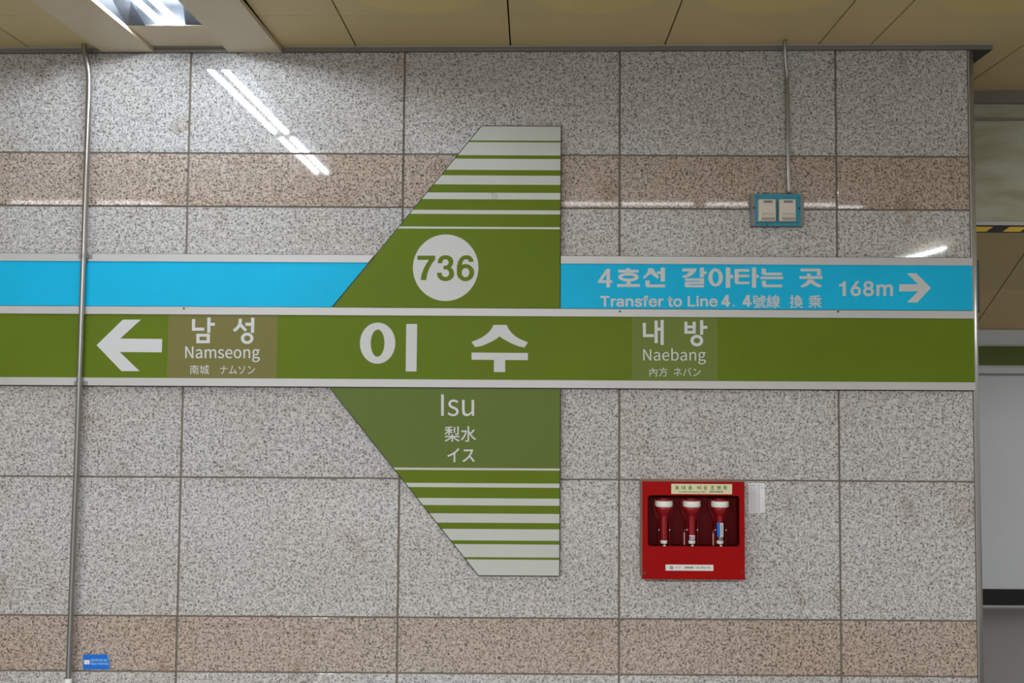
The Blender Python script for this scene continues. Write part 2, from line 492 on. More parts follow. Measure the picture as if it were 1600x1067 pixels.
for (u0, u1, full) in cols:
    vs = [0.0 - 1.6, v1 - pitch, v1]
    vs = [v1 - pitch * 3, v1 - pitch * 2, v1 - pitch, v1]
    while vs[-1] < 9.5: vs.append(vs[-1] + pitch)
    for a, b_ in zip(vs, vs[1:]):
        if a < -1.0: a = -0.72
        if b_ < -0.72 or b_ - a < 0.02: continue
        cpanel(u0 + GU, u1 - GU, a + GV, b_ - GV)
        if full and b_ > v1 + 0.1:
            c = ((u0 + u1) / 2, (a + b_) / 2)
            n = 64; rr = pitch * 0.455
            ring = [cxy(c[0] + rr * math.cos(2 * math.pi * k / n), c[1] + rr * math.sin(2 * math.pi * k / n), ZC - 0.0012) for k in range(n)]
            cb.face(ring, 1)
            rt = [(x, y, z + 0.0012) for x, y, z in ring]
            for k in range(n): cb.face([ring[k], ring[(k + 1) % n], rt[(k + 1) % n], rt[k]], 1)
# closed void above the panels
for (a, b_, c, d) in ((-9, 0.9, -10, ju[1] + 0.3), ):
    pass
lamp_u0, lamp_u1 = ju[1], ju[2]
cb.box((-9, -10, ZC + 0.14), (9, 1.2, ZC + 0.2), 2)
structure(cb.build('ceiling', [M['ceiling'], M['ceiling_disc'], M['ceiling_void']], base=(0, 0, ZC), normals=False), 'beige metal ceiling panels with round perforated areas', 'ceiling')

# metal angle where the ceiling meets the wall
tb = MB()
PT = -0.009
tl_, tr_ = -3.3, P(1551, 64, PT).x
TFH = 0.0245
def tq(x, y, dz): return (x, y, ceil_z(x) + dz)
pts = [(tl_, PT), (tr_, PT), (tr_, 0.60), (tl_, 0.60)]
lo = [tb.bm.verts.new(tq(x, y, -TFH)) for x, y in pts]; hi = [tb.bm.verts.new(tq(x, y, -0.0005)) for x, y in pts]
tb.bm.faces.new(lo).material_index = 1; tb.bm.faces.new(hi)  # underside coloured dark: the shade below the trim is put into the colour
for k in range(4): tb.bm.faces.new([lo[k], lo[(k + 1) % 4], hi[(k + 1) % 4], hi[k]])
# folded lip on its top edge
tb.face([tq(tl_, PT - .004, -.004), tq(tr_, PT - .004, -.004), tq(tr_, PT - .004, -.001), tq(tl_, PT - .004, -.001)], 2)
tb.face([tq(tl_, PT - .004, -.004), tq(tl_, PT, -.004), tq(tr_, PT, -.004), tq(tr_, PT - .004, -.004)], 2)
structure(tb.build('trim_2', [M['cornice'], M['edge'], M['rail']]), 'grey metal angle trim along the top of the granite wall', 'trim')

# ------------------------------------------------------------------ ceiling lights
ZW = ZC - 0.021                                         # underside of the fixture's side panels
ZT = 2.933
def lamp_pt(px, py, s): return P(px, py, s)
# tube axes from their mirror image in the polished wall
tA = [P(315 + 5, 99, 0.21), P(434, 204, 1.33)]
tB = [P(338 + 5, 99, 0.21), P(451, 204, 1.33)]
def mirror(p): return Vector((p.x, -p.y, ZT))
ax0 = (mirror(tA[0]) + mirror(tB[0])) / 2; ax1 = (mirror(tA[1]) + mirror(tB[1])) / 2
lamp_dir = (ax1 - ax0); lamp_dir.z = 0; lamp_dir.normalize()
lamp_side = Vector((-lamp_dir.y, lamp_dir.x, 0))
if lamp_side.x < 0: lamp_side = -lamp_side
lamp_o = Vector((ax0.x - 0.009, ax0.y, 0)) - lamp_dir * 0.21          # axis where it meets the wall plane
def LP(s, d, z):                                            # s sideways, d distance from the wall along the row
    q = lamp_o + lamp_side * s + lamp_dir * d
    return (q.x, q.y, z)
def lbox(mb, s0, s1, d0, d1, z0, z1, mi=0):
    a = [mb.bm.verts.new(LP(s, d, z0)) for s, d in ((s0, d0), (s1, d0), (s1, d1), (s0, d1))]
    b = [mb.bm.verts.new(LP(s, d, z1)) for s, d in ((s0, d0), (s1, d0), (s1, d1), (s0, d1))]
    for q in (a[::-1], b): mb.bm.faces.new(q).material_index = mi
    for k in range(4): mb.bm.faces.new([a[k], a[(k + 1) % 4], b[(k + 1) % 4], b[k]]).material_index = mi
def side_of(px, py, z):
    q = PZ(px, py, z); q.z = 0
    return (q - lamp_o).dot(lamp_side)
sL0, sL1 = side_of(147, 72, ZW), side_of(228, 71, ZW)
sR0, sR1 = side_of(347, 71, ZW), side_of(432, 72, ZW)
print('lamp', lamp_o, lamp_dir, sL0, sL1, sR0, sR1)
REC0 = -DIST - PZ(300, 38, ZC).y * 1.0
rec_d = -PZ(270, 38.5, ZC - 0.001).y
def fixture(d0, d1, t0, t1, label, first):
    f = empty('ceiling_light', LP(0, (d0 + d1) / 2, ZC))
    tag(f, label, 'light', 'recessed fluorescent lights in the ceiling row')
    b = MB(); lbox(b, sL0, sL1, d0, d1, ZW, ZC - 0.0015); b.build('side_panel', M['wing'], f)
    b = MB(); lbox(b, sR0, sR1, d0, d1, ZW, ZC - 0.0015); b.build('side_panel', M['wing'], f)
    r0, r1 = t0 + (0.012 if first else -0.025), t1 + 0.02
    b = MB()
    if first: lbox(b, sL1 + .002, sR0 - .002, 0.03, r0, ZC - 0.004, ZC - 0.0015)
    else: lbox(b, sL1 + .002, sR0 - .002, d0, r0, ZC - 0.004, ZC - 0.0015)
    b.build('end_panel', M['wing'], f)
    # recessed folded sheet reflector
    b = MB()
    e = 0.055
    prof = [(sL1, ZC - .004), (sL1 + 0.02, ZC + 0.045), (sL1 + e, ZC + 0.075), (sR0 - e, ZC + 0.075), (sR0 - 0.02, ZC + 0.045), (sR0, ZC - .004)]
    for (sa, za), (sb, zb) in zip(prof, prof[1:]):
        n = 10
        for q in range(n):
            da, db = r0 + (r1 - r0) * q / n, r0 + (r1 - r0) * (q + 1) / n
            b.face([LP(sa, da, za), LP(sb, da, zb), LP(sb, db, zb), LP(sa, db, za)])
    for d in (r0, r1): b.face([LP(s, d, z) for s, z in prof])
    b.build('reflector', M['reflector'], f, normals=False)
    # bent end flaps of the reflector sheet
    b = MB()
    b.face([LP(sL1 + .004, r0 + .002, ZC - .004), LP(sL1 + .075, r0 + .002, ZC - .006), LP(sL1 + .06, r0 + .10, ZC + .05), LP(sL1 + .008, r0 + .16, ZC + .03)])
    b.build('reflector_flap', M['reflector'], f); b = MB()
    b.face([LP(sR0 - .004, r0 + .002, ZC - .004), LP(sR0 - .085, r0 + .002, ZC - .002), LP(sR0 - .05, r0 + .12, ZC + .055), LP(sR0 - .006, r0 + .18, ZC + .02)])
    b.build('reflector_flap', M['reflector'], f)
    for s in (-0.033, 0.033):
        b = MB(); b.tube([LP(s, t0 + .012, ZT), LP(s, t1 - .012, ZT)], 0.0122, 20); b.build('tube', M['tube'], f)
        b = MB(); b.tube([LP(s, t0 - .012, ZT), LP(s, t0 + .012, ZT)], 0.0145, 20); lbox(b, s - .014, s + .014, t0 - .022, t0 - .006, ZT - .014, ZC + .075); b.build('socket', M['socket'], f)
        b = MB(); b.tube([LP(s, t1 - .012, ZT), LP(s, t1 + .012, ZT)], 0.0145, 20); lbox(b, s - .014, s + .014, t1 + .006, t1 + .022, ZT - .014, ZC + .075); b.build('socket', M['socket'], f)
fixture(0.002, 1.345, 0.236, 1.315, 'recessed twin tube ceiling light nearest the granite wall, above the steel conduit', True)
fixture(1.347, 2.5, 1.375, 2.27, 'second twin tube ceiling light behind the one nearest the wall, mirrored in the granite', False)

# bare strip lights in the ceiling behind the viewpoint, seen as streaks in the pink course
def strip(segs, label, y):
    pts = [P(a, py, -y) for a, b, py in segs]
    z = ZC - 0.030
    f = empty('strip_light', (sum(p.x for p in pts) / len(pts), y, ZC))
    tag(f, label, 'light', 'narrow strip lights behind the viewpoint')
    x0 = P(segs[0][0], segs[0][2], -y).x; x1 = P(segs[-1][1], segs[-1][2], -y).x
    b = MB(); b.box((x0 - .03, y - .02, z + 0.012), (x1 + .03, y + .02, ZC - 0.003)); b.build('housing', M['socket'], f)
    for a, b2, py in segs:
        b = MB(); b.tube([(P(a, py, -y).x, y, z), (P(b2, py, -y).x, y, z)], 0.009, 14); b.build('tube', M['strip'], f)
YS = -(1.388 * FPX / (598 - 311) - DIST)
strip([(18, 130, 311), (145, 256, 311)], 'narrow strip light mirrored at the left end of the pink granite course', YS)
strip([(880, 964, 311), (972, 1083, 311), (1103, 1216, 311), (1236, 1347, 311)], 'long narrow strip light mirrored beside the twin sensor box', YS)
rl0, rl1 = P(1395, 400, 6.3), P(1475, 372, 5.2)
f = empty('batten_light', (rl0.x, -5.75, ZC)); tag(f, 'batten light mirrored in the granite above the right end of the blue sign', 'light')
zr = (rl0.z + rl1.z) / 2
b = MB(); b.tube([(rl0.x, -6.3, min(ZC - .03, rl0.z)), (rl1.x, -5.2, min(ZC - .03, rl1.z))], 0.014, 16); b.build('tube', M['tube'], f)
b = MB(); b.box((rl0.x - .03, -6.35, ZC - .012), (rl0.x + .03, -5.15, ZC - .003)); b.build('housing', M['socket'], f)

# ------------------------------------------------------------------ lettering
YB = -0.020                                             # face of the sign boards
TH = 0.0006
def xz(px, py, y): p = P(px, py, y); return (p.x, p.z)
class Glyphs:
    """cut vinyl shapes traced in a zoomed frame: origin (ox, oy) and scale s"""
    def __init__(s, ox, oy, sc, y): s.ox, s.oy, s.sc, s.y, s.mb, s.k = ox, oy, sc, y, MB(), 0
    def p(s, x, y): return xz(s.ox + x / s.sc, s.oy + y / s.sc, s.y)
    def poly(s, *pts):
        s.k += 1; s.mb.prism([s.p(*q) for q in pts], s.y - TH - s.k * 0.00003, s.y); return s
    def rect(s, x0, y0, x1, y1): return s.poly((x0, y0), (x1, y0), (x1, y1), (x0, y1))
    def ring(s, cx, cy, rx, ry, ix, iy):
        c = s.p(cx, cy); a = s.p(cx + rx, cy - ry); b = s.p(cx + ix, cy - iy)
        s.mb.ring(c, (a[0] - c[0], a[1] - c[1]), (b[0] - c[0], b[1] - c[1]), s.y - TH, s.y); return s
    def build(s, name, m, parent):
        o = s.mb.build(name, m, parent); s.mb = MB(); s.k = 0; return o

# outlines of the Latin letters and numerals (thousandths of an em)
OUTLINES = {
    'Namseong': '1662,195 1654,195 1627,190 1604,177 1589,155 1583,127 1585,111 1591,97 1599,85 1608,76 1608,75 1600,68 1594,60 1589,50 1587,39 1588,29 1592,20 1597,13 1604,8 1604,6 1592,-3 1583,-13 1578,-25 1576,-37 1582,-58 1598,-74 1623,-84 1654,-88 1694,-82 1725,-68 1744,-47 1751,-22 1747,-1 1734,13 1713,21 1685,23 1647,23 1631,25 1621,29 1615,36 1614,44 1615,51 1617,57 1621,62 1626,67 1633,64 1640,62 1647,61 1654,60 1681,65 1704,78 1718,99 1724,126 1723,138 1719,149 1715,158 1708,166 1747,166 1747,190 1681,190 1676,192 1669,194;1638,169 1654,172 1670,169 1683,160 1692,146 1695,127 1691,108 1683,94 1670,85 1654,82 1639,85 1626,94 1617,108 1614,127 1617,146 1626,160;1614,-8 1623,0 1630,-1 1636,-2 1642,-3 1648,-3 1681,-3 1697,-4 1709,-8 1717,-16 1719,-27 1715,-41 1703,-54 1684,-62 1659,-65 1636,-63 1618,-56 1608,-46 1604,-32 1605,-24 1608,-16;1497,190 1471,195 1452,193 1436,186 1421,175 1407,162 1406,162 1403,190 1377,190 1377,0 1409,0 1409,138 1422,151 1435,160 1447,165 1461,167 1477,164 1488,155 1495,139 1497,116 1497,0 1529,0 1529,120 1525,152 1515,176;1272,188 1238,195 1205,188 1177,169 1158,137 1151,95 1158,53 1177,22 1205,2 1238,-5 1272,2 1300,22 1319,53 1326,95 1319,137 1300,169;1216,163 1238,168 1261,163 1278,148 1290,125 1294,95 1290,65 1278,42 1261,27 1238,22 1216,27 1199,42 1187,65 1183,95 1187,125 1199,148;1074,189 1042,195 1010,188 983,168 964,137 957,95 964,53 983,22 1012,2 1048,-5 1066,-3 1082,1 1097,7 1110,15 1099,36 1088,30 1077,25 1064,22 1051,21 1026,26 1007,39 994,60 988,88 1116,88 1117,91 1117,96 1118,101 1118,106 1113,143 1098,171;1042,169 1062,166 1077,154 1086,136 1090,110 988,110 994,135 1006,154 1023,166;879,193 862,195 834,191 813,179 801,162 796,141 801,120 814,105 832,94 852,86 867,80 881,72 891,63 895,50 893,38 886,29 874,23 857,20 841,22 827,27 814,34 801,43 786,22 801,11 818,3 837,-3 856,-5 886,0 908,12 921,30 925,52 920,75 907,90 888,101 868,110 852,116 839,122 830,131 827,143 829,153 835,162 846,168 862,170 874,169 885,165 895,160 905,153 921,173 909,182 895,189;591,192 572,195 555,193 540,186 526,175 513,162 512,162 509,190 482,190 482,0 515,0 515,138 527,151 540,160 551,165 562,167 578,164 589,155 596,139 598,116 598,0 630,0 630,138 643,151 655,160 666,165 678,167 693,164 704,155 711,139 713,116 713,0 745,0 745,120 741,152 731,176 713,190 687,195 670,192 654,185 639,173 624,159 617,174 606,185;386,189 356,195 334,193 314,187 296,179 282,170 294,148 306,156 320,162 335,167 351,168 370,164 382,154 389,138 390,120 338,111 302,97 281,77 274,49 278,26 290,10 307,-1 329,-5 346,-2 363,3 378,12 392,23 393,23 396,0 422,0 422,117 419,149 407,174;350,92 390,99 390,46 377,35 364,28 351,23 338,21 325,23 314,28 307,38 305,51 309,68 323,82;35,0 35,257 68,257 162,95 190,42 192,42 190,62 188,82 187,103 187,123 187,257 218,257 218,0 185,0 91,162 63,215 62,215 63,195 64,175 65,155 66,135 66,0',
    'Naebang': '1375,195 1367,195 1340,190 1317,177 1302,155 1296,127 1298,111 1304,97 1312,85 1321,76 1321,75 1314,68 1307,60 1302,50 1300,39 1301,29 1305,20 1310,13 1317,8 1317,6 1305,-3 1297,-13 1291,-25 1289,-37 1295,-58 1311,-74 1336,-84 1368,-88 1408,-82 1438,-68 1457,-47 1464,-22 1460,-1 1447,13 1427,21 1398,23 1360,23 1344,25 1334,29 1329,36 1327,44 1328,51 1331,57 1334,62 1339,67 1346,64 1353,62 1360,61 1367,60 1395,65 1417,78 1432,99 1437,126 1436,138 1433,149 1428,158 1422,166 1460,166 1460,190 1394,190 1389,192 1382,194;1352,169 1367,172 1383,169 1396,160 1405,146 1408,127 1405,108 1396,94 1383,85 1367,82 1352,85 1339,94 1330,108 1327,127 1330,146 1339,160;1328,-8 1336,0 1343,-1 1349,-2 1355,-3 1361,-3 1394,-3 1411,-4 1423,-8 1430,-16 1432,-27 1428,-41 1416,-54 1397,-62 1372,-65 1349,-63 1332,-56 1321,-46 1317,-32 1318,-24 1322,-16;1210,190 1184,195 1165,193 1149,186 1134,175 1120,162 1119,162 1116,190 1090,190 1090,0 1122,0 1122,138 1136,151 1148,160 1160,165 1174,167 1190,164 1202,155 1208,139 1210,116 1210,0 1242,0 1242,120 1238,152 1228,176;994,189 964,195 942,193 922,187 904,179 889,170 902,148 914,156 928,162 943,167 959,168 978,164 990,154 996,138 998,120 946,111 909,97 888,77 881,49 885,26 897,10 915,-1 937,-5 954,-2 970,3 985,12 1000,23 1001,23 1004,0 1030,0 1030,117 1026,149 1014,174;957,92 998,99 998,46 984,35 972,28 959,23 946,21 932,23 922,28 915,38 912,51 917,68 931,82;709,279 676,279 676,0 702,0 705,20 706,20 719,9 733,2 747,-3 760,-5 791,2 818,22 836,55 843,98 838,138 823,169 800,188 767,195 751,193 736,187 721,179 707,168 709,202;759,168 782,163 798,149 807,127 810,98 805,66 794,42 777,28 755,22 745,23 733,27 721,33 709,42 709,142 722,153 735,161 747,166;586,189 554,195 522,188 495,168 476,137 468,95 476,53 495,22 524,2 560,-5 578,-3 594,1 609,7 622,15 611,36 600,30 588,25 576,22 563,21 538,26 519,39 506,60 500,88 628,88 629,91 629,96 629,101 630,106 625,143 610,171;554,169 574,166 589,154 598,136 602,110 500,110 506,135 518,154 535,166;386,189 356,195 334,193 314,187 296,179 282,170 294,148 306,156 320,162 335,167 351,168 370,164 382,154 389,138 390,120 338,111 302,97 281,77 274,49 278,26 290,10 307,-1 329,-5 346,-2 363,3 378,12 392,23 393,23 396,0 422,0 422,117 419,149 407,174;350,92 390,99 390,46 377,35 364,28 351,23 338,21 325,23 314,28 307,38 305,51 309,68 323,82;35,0 35,257 68,257 162,95 190,42 192,42 190,62 188,82 187,103 187,123 187,257 218,257 218,0 185,0 91,162 63,215 62,215 63,195 64,175 65,155 66,135 66,0',
    'Isu': '328,190 296,190 296,70 299,38 310,14 328,0 354,-5 373,-2 389,5 403,16 417,30 418,30 421,0 447,0 447,190 415,190 415,55 402,41 390,31 378,25 364,23 348,26 336,35 330,51 328,74;207,193 190,195 162,191 141,179 129,162 124,141 129,120 142,105 160,94 180,86 195,80 209,72 219,63 223,50 221,38 214,29 202,23 186,20 170,22 155,27 142,34 129,43 114,22 129,11 146,3 165,-3 185,-5 214,0 236,12 249,30 254,52 248,75 235,90 216,101 196,110 180,116 167,122 158,131 155,143 157,153 163,162 174,168 190,170 202,169 213,165 223,160 233,153 249,173 237,182 223,189;68,257 35,257 35,0 68,0',
    'Transfer to Line': '4981,384 4996,384 5012,382 5027,379 5041,374 5056,368 5070,361 5083,351 5095,341 5106,329 5116,315 5125,299 5133,282 5139,263 5143,242 5146,219 5147,194 5147,169 4850,169 4850,221 5114,221 5085,202 5085,220 5082,237 5079,254 5073,269 5067,282 5059,294 5049,305 5038,314 5026,321 5012,326 4997,329 4981,330 4964,329 4949,326 4935,321 4922,313 4910,304 4900,294 4892,282 4885,270 4879,256 4875,241 4872,226 4872,211 4872,178 4873,157 4875,139 4880,122 4886,106 4894,92 4904,80 4914,70 4927,61 4940,55 4955,50 4971,47 4988,46 4999,47 5010,48 5020,50 5029,53 5038,56 5047,61 5054,66 5061,73 5067,80 5073,88 5077,96 5081,105 5141,91 5136,77 5129,63 5121,51 5111,39 5100,29 5087,19 5073,11 5058,4 5042,-1 5025,-5 5007,-7 4988,-8 4961,-7 4936,-2 4913,6 4893,16 4874,30 4857,46 4843,64 4831,85 4822,108 4815,132 4811,159 4810,187 4811,215 4815,242 4822,267 4831,290 4843,311 4857,329 4873,346 4891,359 4911,370 4933,378 4956,383;4593,384 4612,383 4630,380 4646,376 4661,369 4675,360 4687,349 4697,336 4707,321 4714,304 4719,285 4722,264 4723,240 4723,0 4662,0 4662,235 4661,256 4656,275 4649,291 4639,304 4626,315 4612,323 4595,328 4576,329 4563,328 4550,326 4538,322 4527,317 4516,311 4507,303 4499,293 4492,283 4487,271 4483,257 4480,243 4480,227 4480,0 4419,0 4419,379 4478,379 4478,287 4468,287 4478,312 4490,332 4503,349 4518,362 4535,372 4553,379 4573,383;4252,379 4313,379 4313,0 4252,0;4283,524 4292,523 4299,521 4307,517 4313,512 4319,506 4323,499 4325,491 4326,483 4325,475 4323,468 4319,461 4313,455 4307,449 4299,446 4292,444 4283,443 4275,444 4267,446 4260,449 4253,455 4248,461 4244,468 4241,475 4241,483 4241,491 4244,499 4248,506 4253,512 4260,517 4267,521 4275,523;3867,509 3931,509 3931,57 4168,57 4168,0 3867,0;3411,384 3436,383 3460,378 3482,371 3502,360 3521,346 3537,330 3551,312 3563,291 3572,268 3579,243 3583,216 3584,187 3583,159 3579,133 3572,108 3563,85 3551,64 3537,46 3521,30 3502,16 3482,6 3460,-2 3436,-7 3411,-8 3386,-7 3362,-2 3340,6 3320,16 3302,30 3286,46 3271,64 3259,85 3250,108 3243,133 3239,159 3238,187 3239,216 3243,243 3250,268 3259,291 3271,312 3286,330 3302,346 3320,360 3340,371 3362,378 3386,383;3411,330 3393,329 3376,325 3362,319 3349,310 3337,300 3327,287 3319,274 3312,258 3307,242 3303,224 3301,206 3300,187 3301,169 3303,151 3307,134 3312,117 3319,102 3327,89 3337,76 3349,66 3362,57 3376,51 3393,48 3411,46 3429,48 3446,51 3460,57 3474,66 3485,76 3495,89 3504,102 3511,117 3516,134 3520,151 3522,169 3523,187 3522,206 3520,224 3516,242 3511,258 3504,274 3495,287 3485,300 3474,310 3460,319 3446,325 3429,329;3041,471 3102,471 3102,98 3103,86 3105,76 3108,68 3112,61 3118,56 3126,53 3135,51 3146,50 3150,50 3153,50 3157,51 3161,51 3166,52 3170,52 3174,53 3178,54 3189,2 3184,0 3179,-1 3174,-2 3168,-3 3162,-3 3156,-4 3150,-4 3144,-4 3121,-3 3101,2 3083,10 3068,21 3056,35 3048,52 3043,71 3041,93;3180,379 2983,379 2983,327 3180,327;2742,385 2746,385 2750,385 2754,385 2758,384 2763,384 2767,384 2770,384 2773,384 2773,322 2771,323 2768,323 2764,324 2759,324 2754,325 2748,325 2742,326 2736,326 2723,325 2711,323 2699,319 2688,315 2678,309 2669,301 2662,293 2655,284 2650,273 2646,262 2644,250 2643,237 2643,0 2582,0 2582,379 2641,379 2641,321 2645,321 2651,335 2659,347 2669,358 2682,367 2695,375 2710,380 2726,384;2330,384 2346,384 2361,382 2376,379 2391,374 2406,368 2419,361 2432,351 2445,341 2456,329 2466,315 2475,299 2482,282 2489,263 2493,242 2496,219 2496,194 2496,169 2200,169 2200,221 2463,221 2435,202 2434,220 2432,237 2428,254 2423,269 2416,282 2408,294 2399,305 2388,314 2376,321 2362,326 2347,329 2330,330 2314,329 2299,326 2284,321 2272,313 2260,304 2250,294 2241,282 2234,270 2229,256 2224,241 2222,226 2221,211 2221,178 2222,157 2225,139 2229,122 2236,106 2244,92 2253,80 2264,70 2276,61 2290,55 2305,50 2321,47 2338,46 2349,47 2359,48 2369,50 2379,53 2388,56 2396,61 2404,66 2411,73 2417,80 2422,88 2427,96 2431,105 2490,91 2485,77 2479,63 2470,51 2460,39 2449,29 2437,19 2423,11 2408,4 2392,-1 2375,-5 2356,-7 2337,-8 2311,-7 2286,-2 2263,6 2242,16 2223,30 2207,46 2193,64 2181,85 2172,108 2165,132 2161,159 2159,187 2161,215 2165,242 2171,267 2181,290 2192,311 2206,329 2222,346 2240,359 2260,370 2282,378 2306,383;2059,530 2069,530 2078,529 2086,528 2094,527 2100,525 2106,524 2111,522 2114,521 2099,468 2097,469 2094,470 2090,471 2087,472 2082,473 2077,473 2072,474 2066,474 2053,473 2042,470 2033,466 2026,460 2020,452 2016,443 2014,431 2013,419 2013,0 1952,0 1952,432 1953,447 1956,461 1961,474 1967,486 1975,496 1985,505 1995,513 2007,519 2019,524 2032,527 2045,529;2100,379 1878,379 1878,327 2100,327;1694,384 1713,384 1730,381 1746,378 1760,372 1774,366 1786,358 1796,349 1806,339 1814,328 1820,316 1826,303 1831,290 1775,277 1771,288 1765,298 1758,307 1749,316 1739,323 1726,328 1711,331 1694,333 1678,332 1663,329 1650,324 1638,317 1628,308 1621,299 1617,289 1615,277 1616,267 1619,258 1624,250 1631,243 1639,237 1650,232 1663,227 1678,223 1736,209 1760,202 1781,194 1799,183 1813,171 1824,158 1832,142 1836,125 1838,107 1837,90 1833,75 1827,61 1819,47 1809,35 1797,24 1782,15 1766,6 1749,0 1730,-5 1710,-7 1689,-8 1670,-7 1652,-5 1635,-2 1619,3 1604,10 1591,18 1579,27 1568,38 1559,50 1552,63 1546,78 1542,94 1601,107 1605,92 1612,79 1620,69 1631,60 1643,54 1656,49 1671,46 1688,45 1707,46 1724,50 1738,55 1751,62 1761,71 1769,81 1773,91 1775,103 1774,112 1771,121 1767,129 1761,136 1753,142 1743,147 1732,151 1719,155 1656,170 1632,177 1611,186 1593,196 1579,208 1568,222 1560,237 1555,255 1553,274 1555,290 1558,305 1564,319 1572,332 1582,343 1593,354 1607,363 1622,370 1638,377 1656,381 1674,384;1324,384 1343,383 1361,380 1377,376 1392,369 1406,360 1418,349 1428,336 1438,321 1445,304 1450,285 1453,264 1454,240 1454,0 1393,0 1393,235 1392,256 1387,275 1380,291 1370,304 1357,315 1343,323 1326,328 1307,329 1294,328 1281,326 1269,322 1258,317 1247,311 1238,303 1230,293 1223,283 1218,271 1214,257 1211,243 1211,227 1211,0 1150,0 1150,379 1209,379 1209,287 1199,287 1209,312 1221,332 1234,349 1249,362 1266,372 1284,379 1304,383;902,384 912,384 923,383 935,382 947,379 959,376 971,372 982,367 994,360 1004,353 1014,343 1022,333 1030,320 1036,306 1041,290 1043,272 1044,251 1044,0 984,0 984,52 980,52 976,45 972,38 966,32 960,25 952,18 944,12 934,6 923,1 911,-3 898,-6 883,-8 868,-9 850,-8 833,-5 817,-1 802,5 788,12 776,22 765,32 755,45 748,58 742,73 739,90 738,108 739,123 741,138 745,150 751,161 758,171 766,179 775,187 785,193 796,199 808,203 820,207 833,211 846,213 859,216 873,218 886,220 902,222 917,224 930,225 941,227 951,228 960,230 967,232 973,235 978,238 981,243 983,248 983,255 983,257 983,268 981,279 978,288 974,297 969,304 963,311 956,317 948,322 938,326 928,329 916,330 903,331 890,330 878,329 867,326 857,322 848,318 839,313 832,307 825,301 820,294 815,288 811,281 808,274 749,291 756,308 765,322 775,335 786,346 799,355 812,364 826,370 841,375 856,379 871,382 886,384;983,190 981,188 977,186 973,184 967,182 961,180 954,179 947,177 939,176 931,175 923,173 916,172 908,171 901,170 894,169 888,169 883,168 872,166 862,164 852,162 842,159 833,155 825,150 817,145 811,139 806,132 802,124 800,115 800,105 800,95 802,87 805,79 810,72 815,66 822,61 829,56 837,52 847,49 857,47 867,46 878,45 895,46 910,49 923,53 936,59 947,66 956,74 964,83 971,93 976,104 980,115 983,126 983,138;662,385 665,385 669,385 673,385 678,384 682,384 686,384 689,384 692,384 692,322 690,323 687,323 683,324 679,324 673,325 667,325 662,326 656,326 643,325 630,323 619,319 608,315 598,309 589,301 581,293 574,284 569,273 565,262 563,250 562,237 562,0 501,0 501,379 560,379 560,321 564,321 570,335 579,347 589,358 601,367 615,375 629,380 645,384;32,509 417,509 417,452 257,452 257,0 193,0 193,452 32,452',
    '6': '252,509 322,509 151,261 145,261 149,268 154,275 159,281 165,288 172,293 179,299 187,303 196,307 205,310 214,312 224,314 235,314 257,313 278,309 298,303 316,295 332,284 346,271 359,257 370,240 378,221 384,201 388,180 389,157 388,134 384,112 377,92 368,73 356,55 343,39 327,26 310,14 291,5 271,-2 249,-6 226,-7 203,-5 182,-1 161,5 142,15 125,26 109,40 96,56 84,74 75,94 69,115 65,138 64,162 65,180 68,199 73,219 80,239 89,261 102,285 118,311 137,340;241,264 226,265 212,264 198,262 186,258 174,252 163,244 153,235 145,225 138,214 132,201 128,188 126,174 125,158 126,143 128,128 132,114 138,102 145,90 153,79 163,70 174,63 186,56 198,52 212,49 226,48 241,49 254,52 267,56 279,63 289,70 299,79 307,90 314,101 320,114 324,128 327,142 327,157 327,173 324,187 320,201 314,213 307,225 299,235 289,244 279,251 267,258 254,262',
    '8': '226,516 248,514 269,511 288,506 306,498 323,488 337,477 350,464 361,450 370,434 377,417 380,399 382,380 380,361 376,342 369,324 359,308 347,293 333,282 318,273 300,267 300,265 314,261 327,256 339,249 351,241 362,231 372,220 380,208 387,195 393,181 397,166 400,151 401,135 399,115 395,96 388,78 378,62 366,47 352,33 335,21 317,11 296,3 275,-2 251,-6 226,-7 201,-6 178,-2 156,3 136,11 117,21 101,33 86,47 74,62 64,78 57,96 53,115 52,135 53,151 55,166 59,181 65,195 72,208 81,220 90,231 101,241 113,249 125,256 139,261 153,265 153,267 135,273 119,282 105,293 93,308 83,324 76,342 72,360 70,380 72,399 75,417 82,434 90,450 101,464 114,477 129,488 146,498 164,506 184,511 204,514;226,460 213,459 200,457 188,454 177,449 167,444 159,437 151,429 145,420 139,410 136,399 134,388 133,376 134,363 136,351 139,341 145,330 151,321 159,313 168,306 178,300 189,296 201,292 213,290 226,290 239,290 252,292 263,296 274,300 284,306 293,313 300,321 307,330 312,341 316,351 318,363 319,376 318,388 316,399 313,410 308,420 301,429 294,437 285,444 275,449 264,454 252,457 240,459;226,235 211,234 196,232 182,228 169,223 157,216 147,208 138,199 130,189 123,177 119,165 116,152 115,139 116,126 119,113 123,102 129,91 136,82 145,74 156,66 167,60 180,55 195,52 210,50 226,49 243,50 258,52 272,55 285,60 296,66 307,74 315,82 323,91 329,102 333,113 336,126 337,139 336,152 333,165 329,177 322,189 314,199 305,208 295,216 283,223 270,228 256,232 242,234',
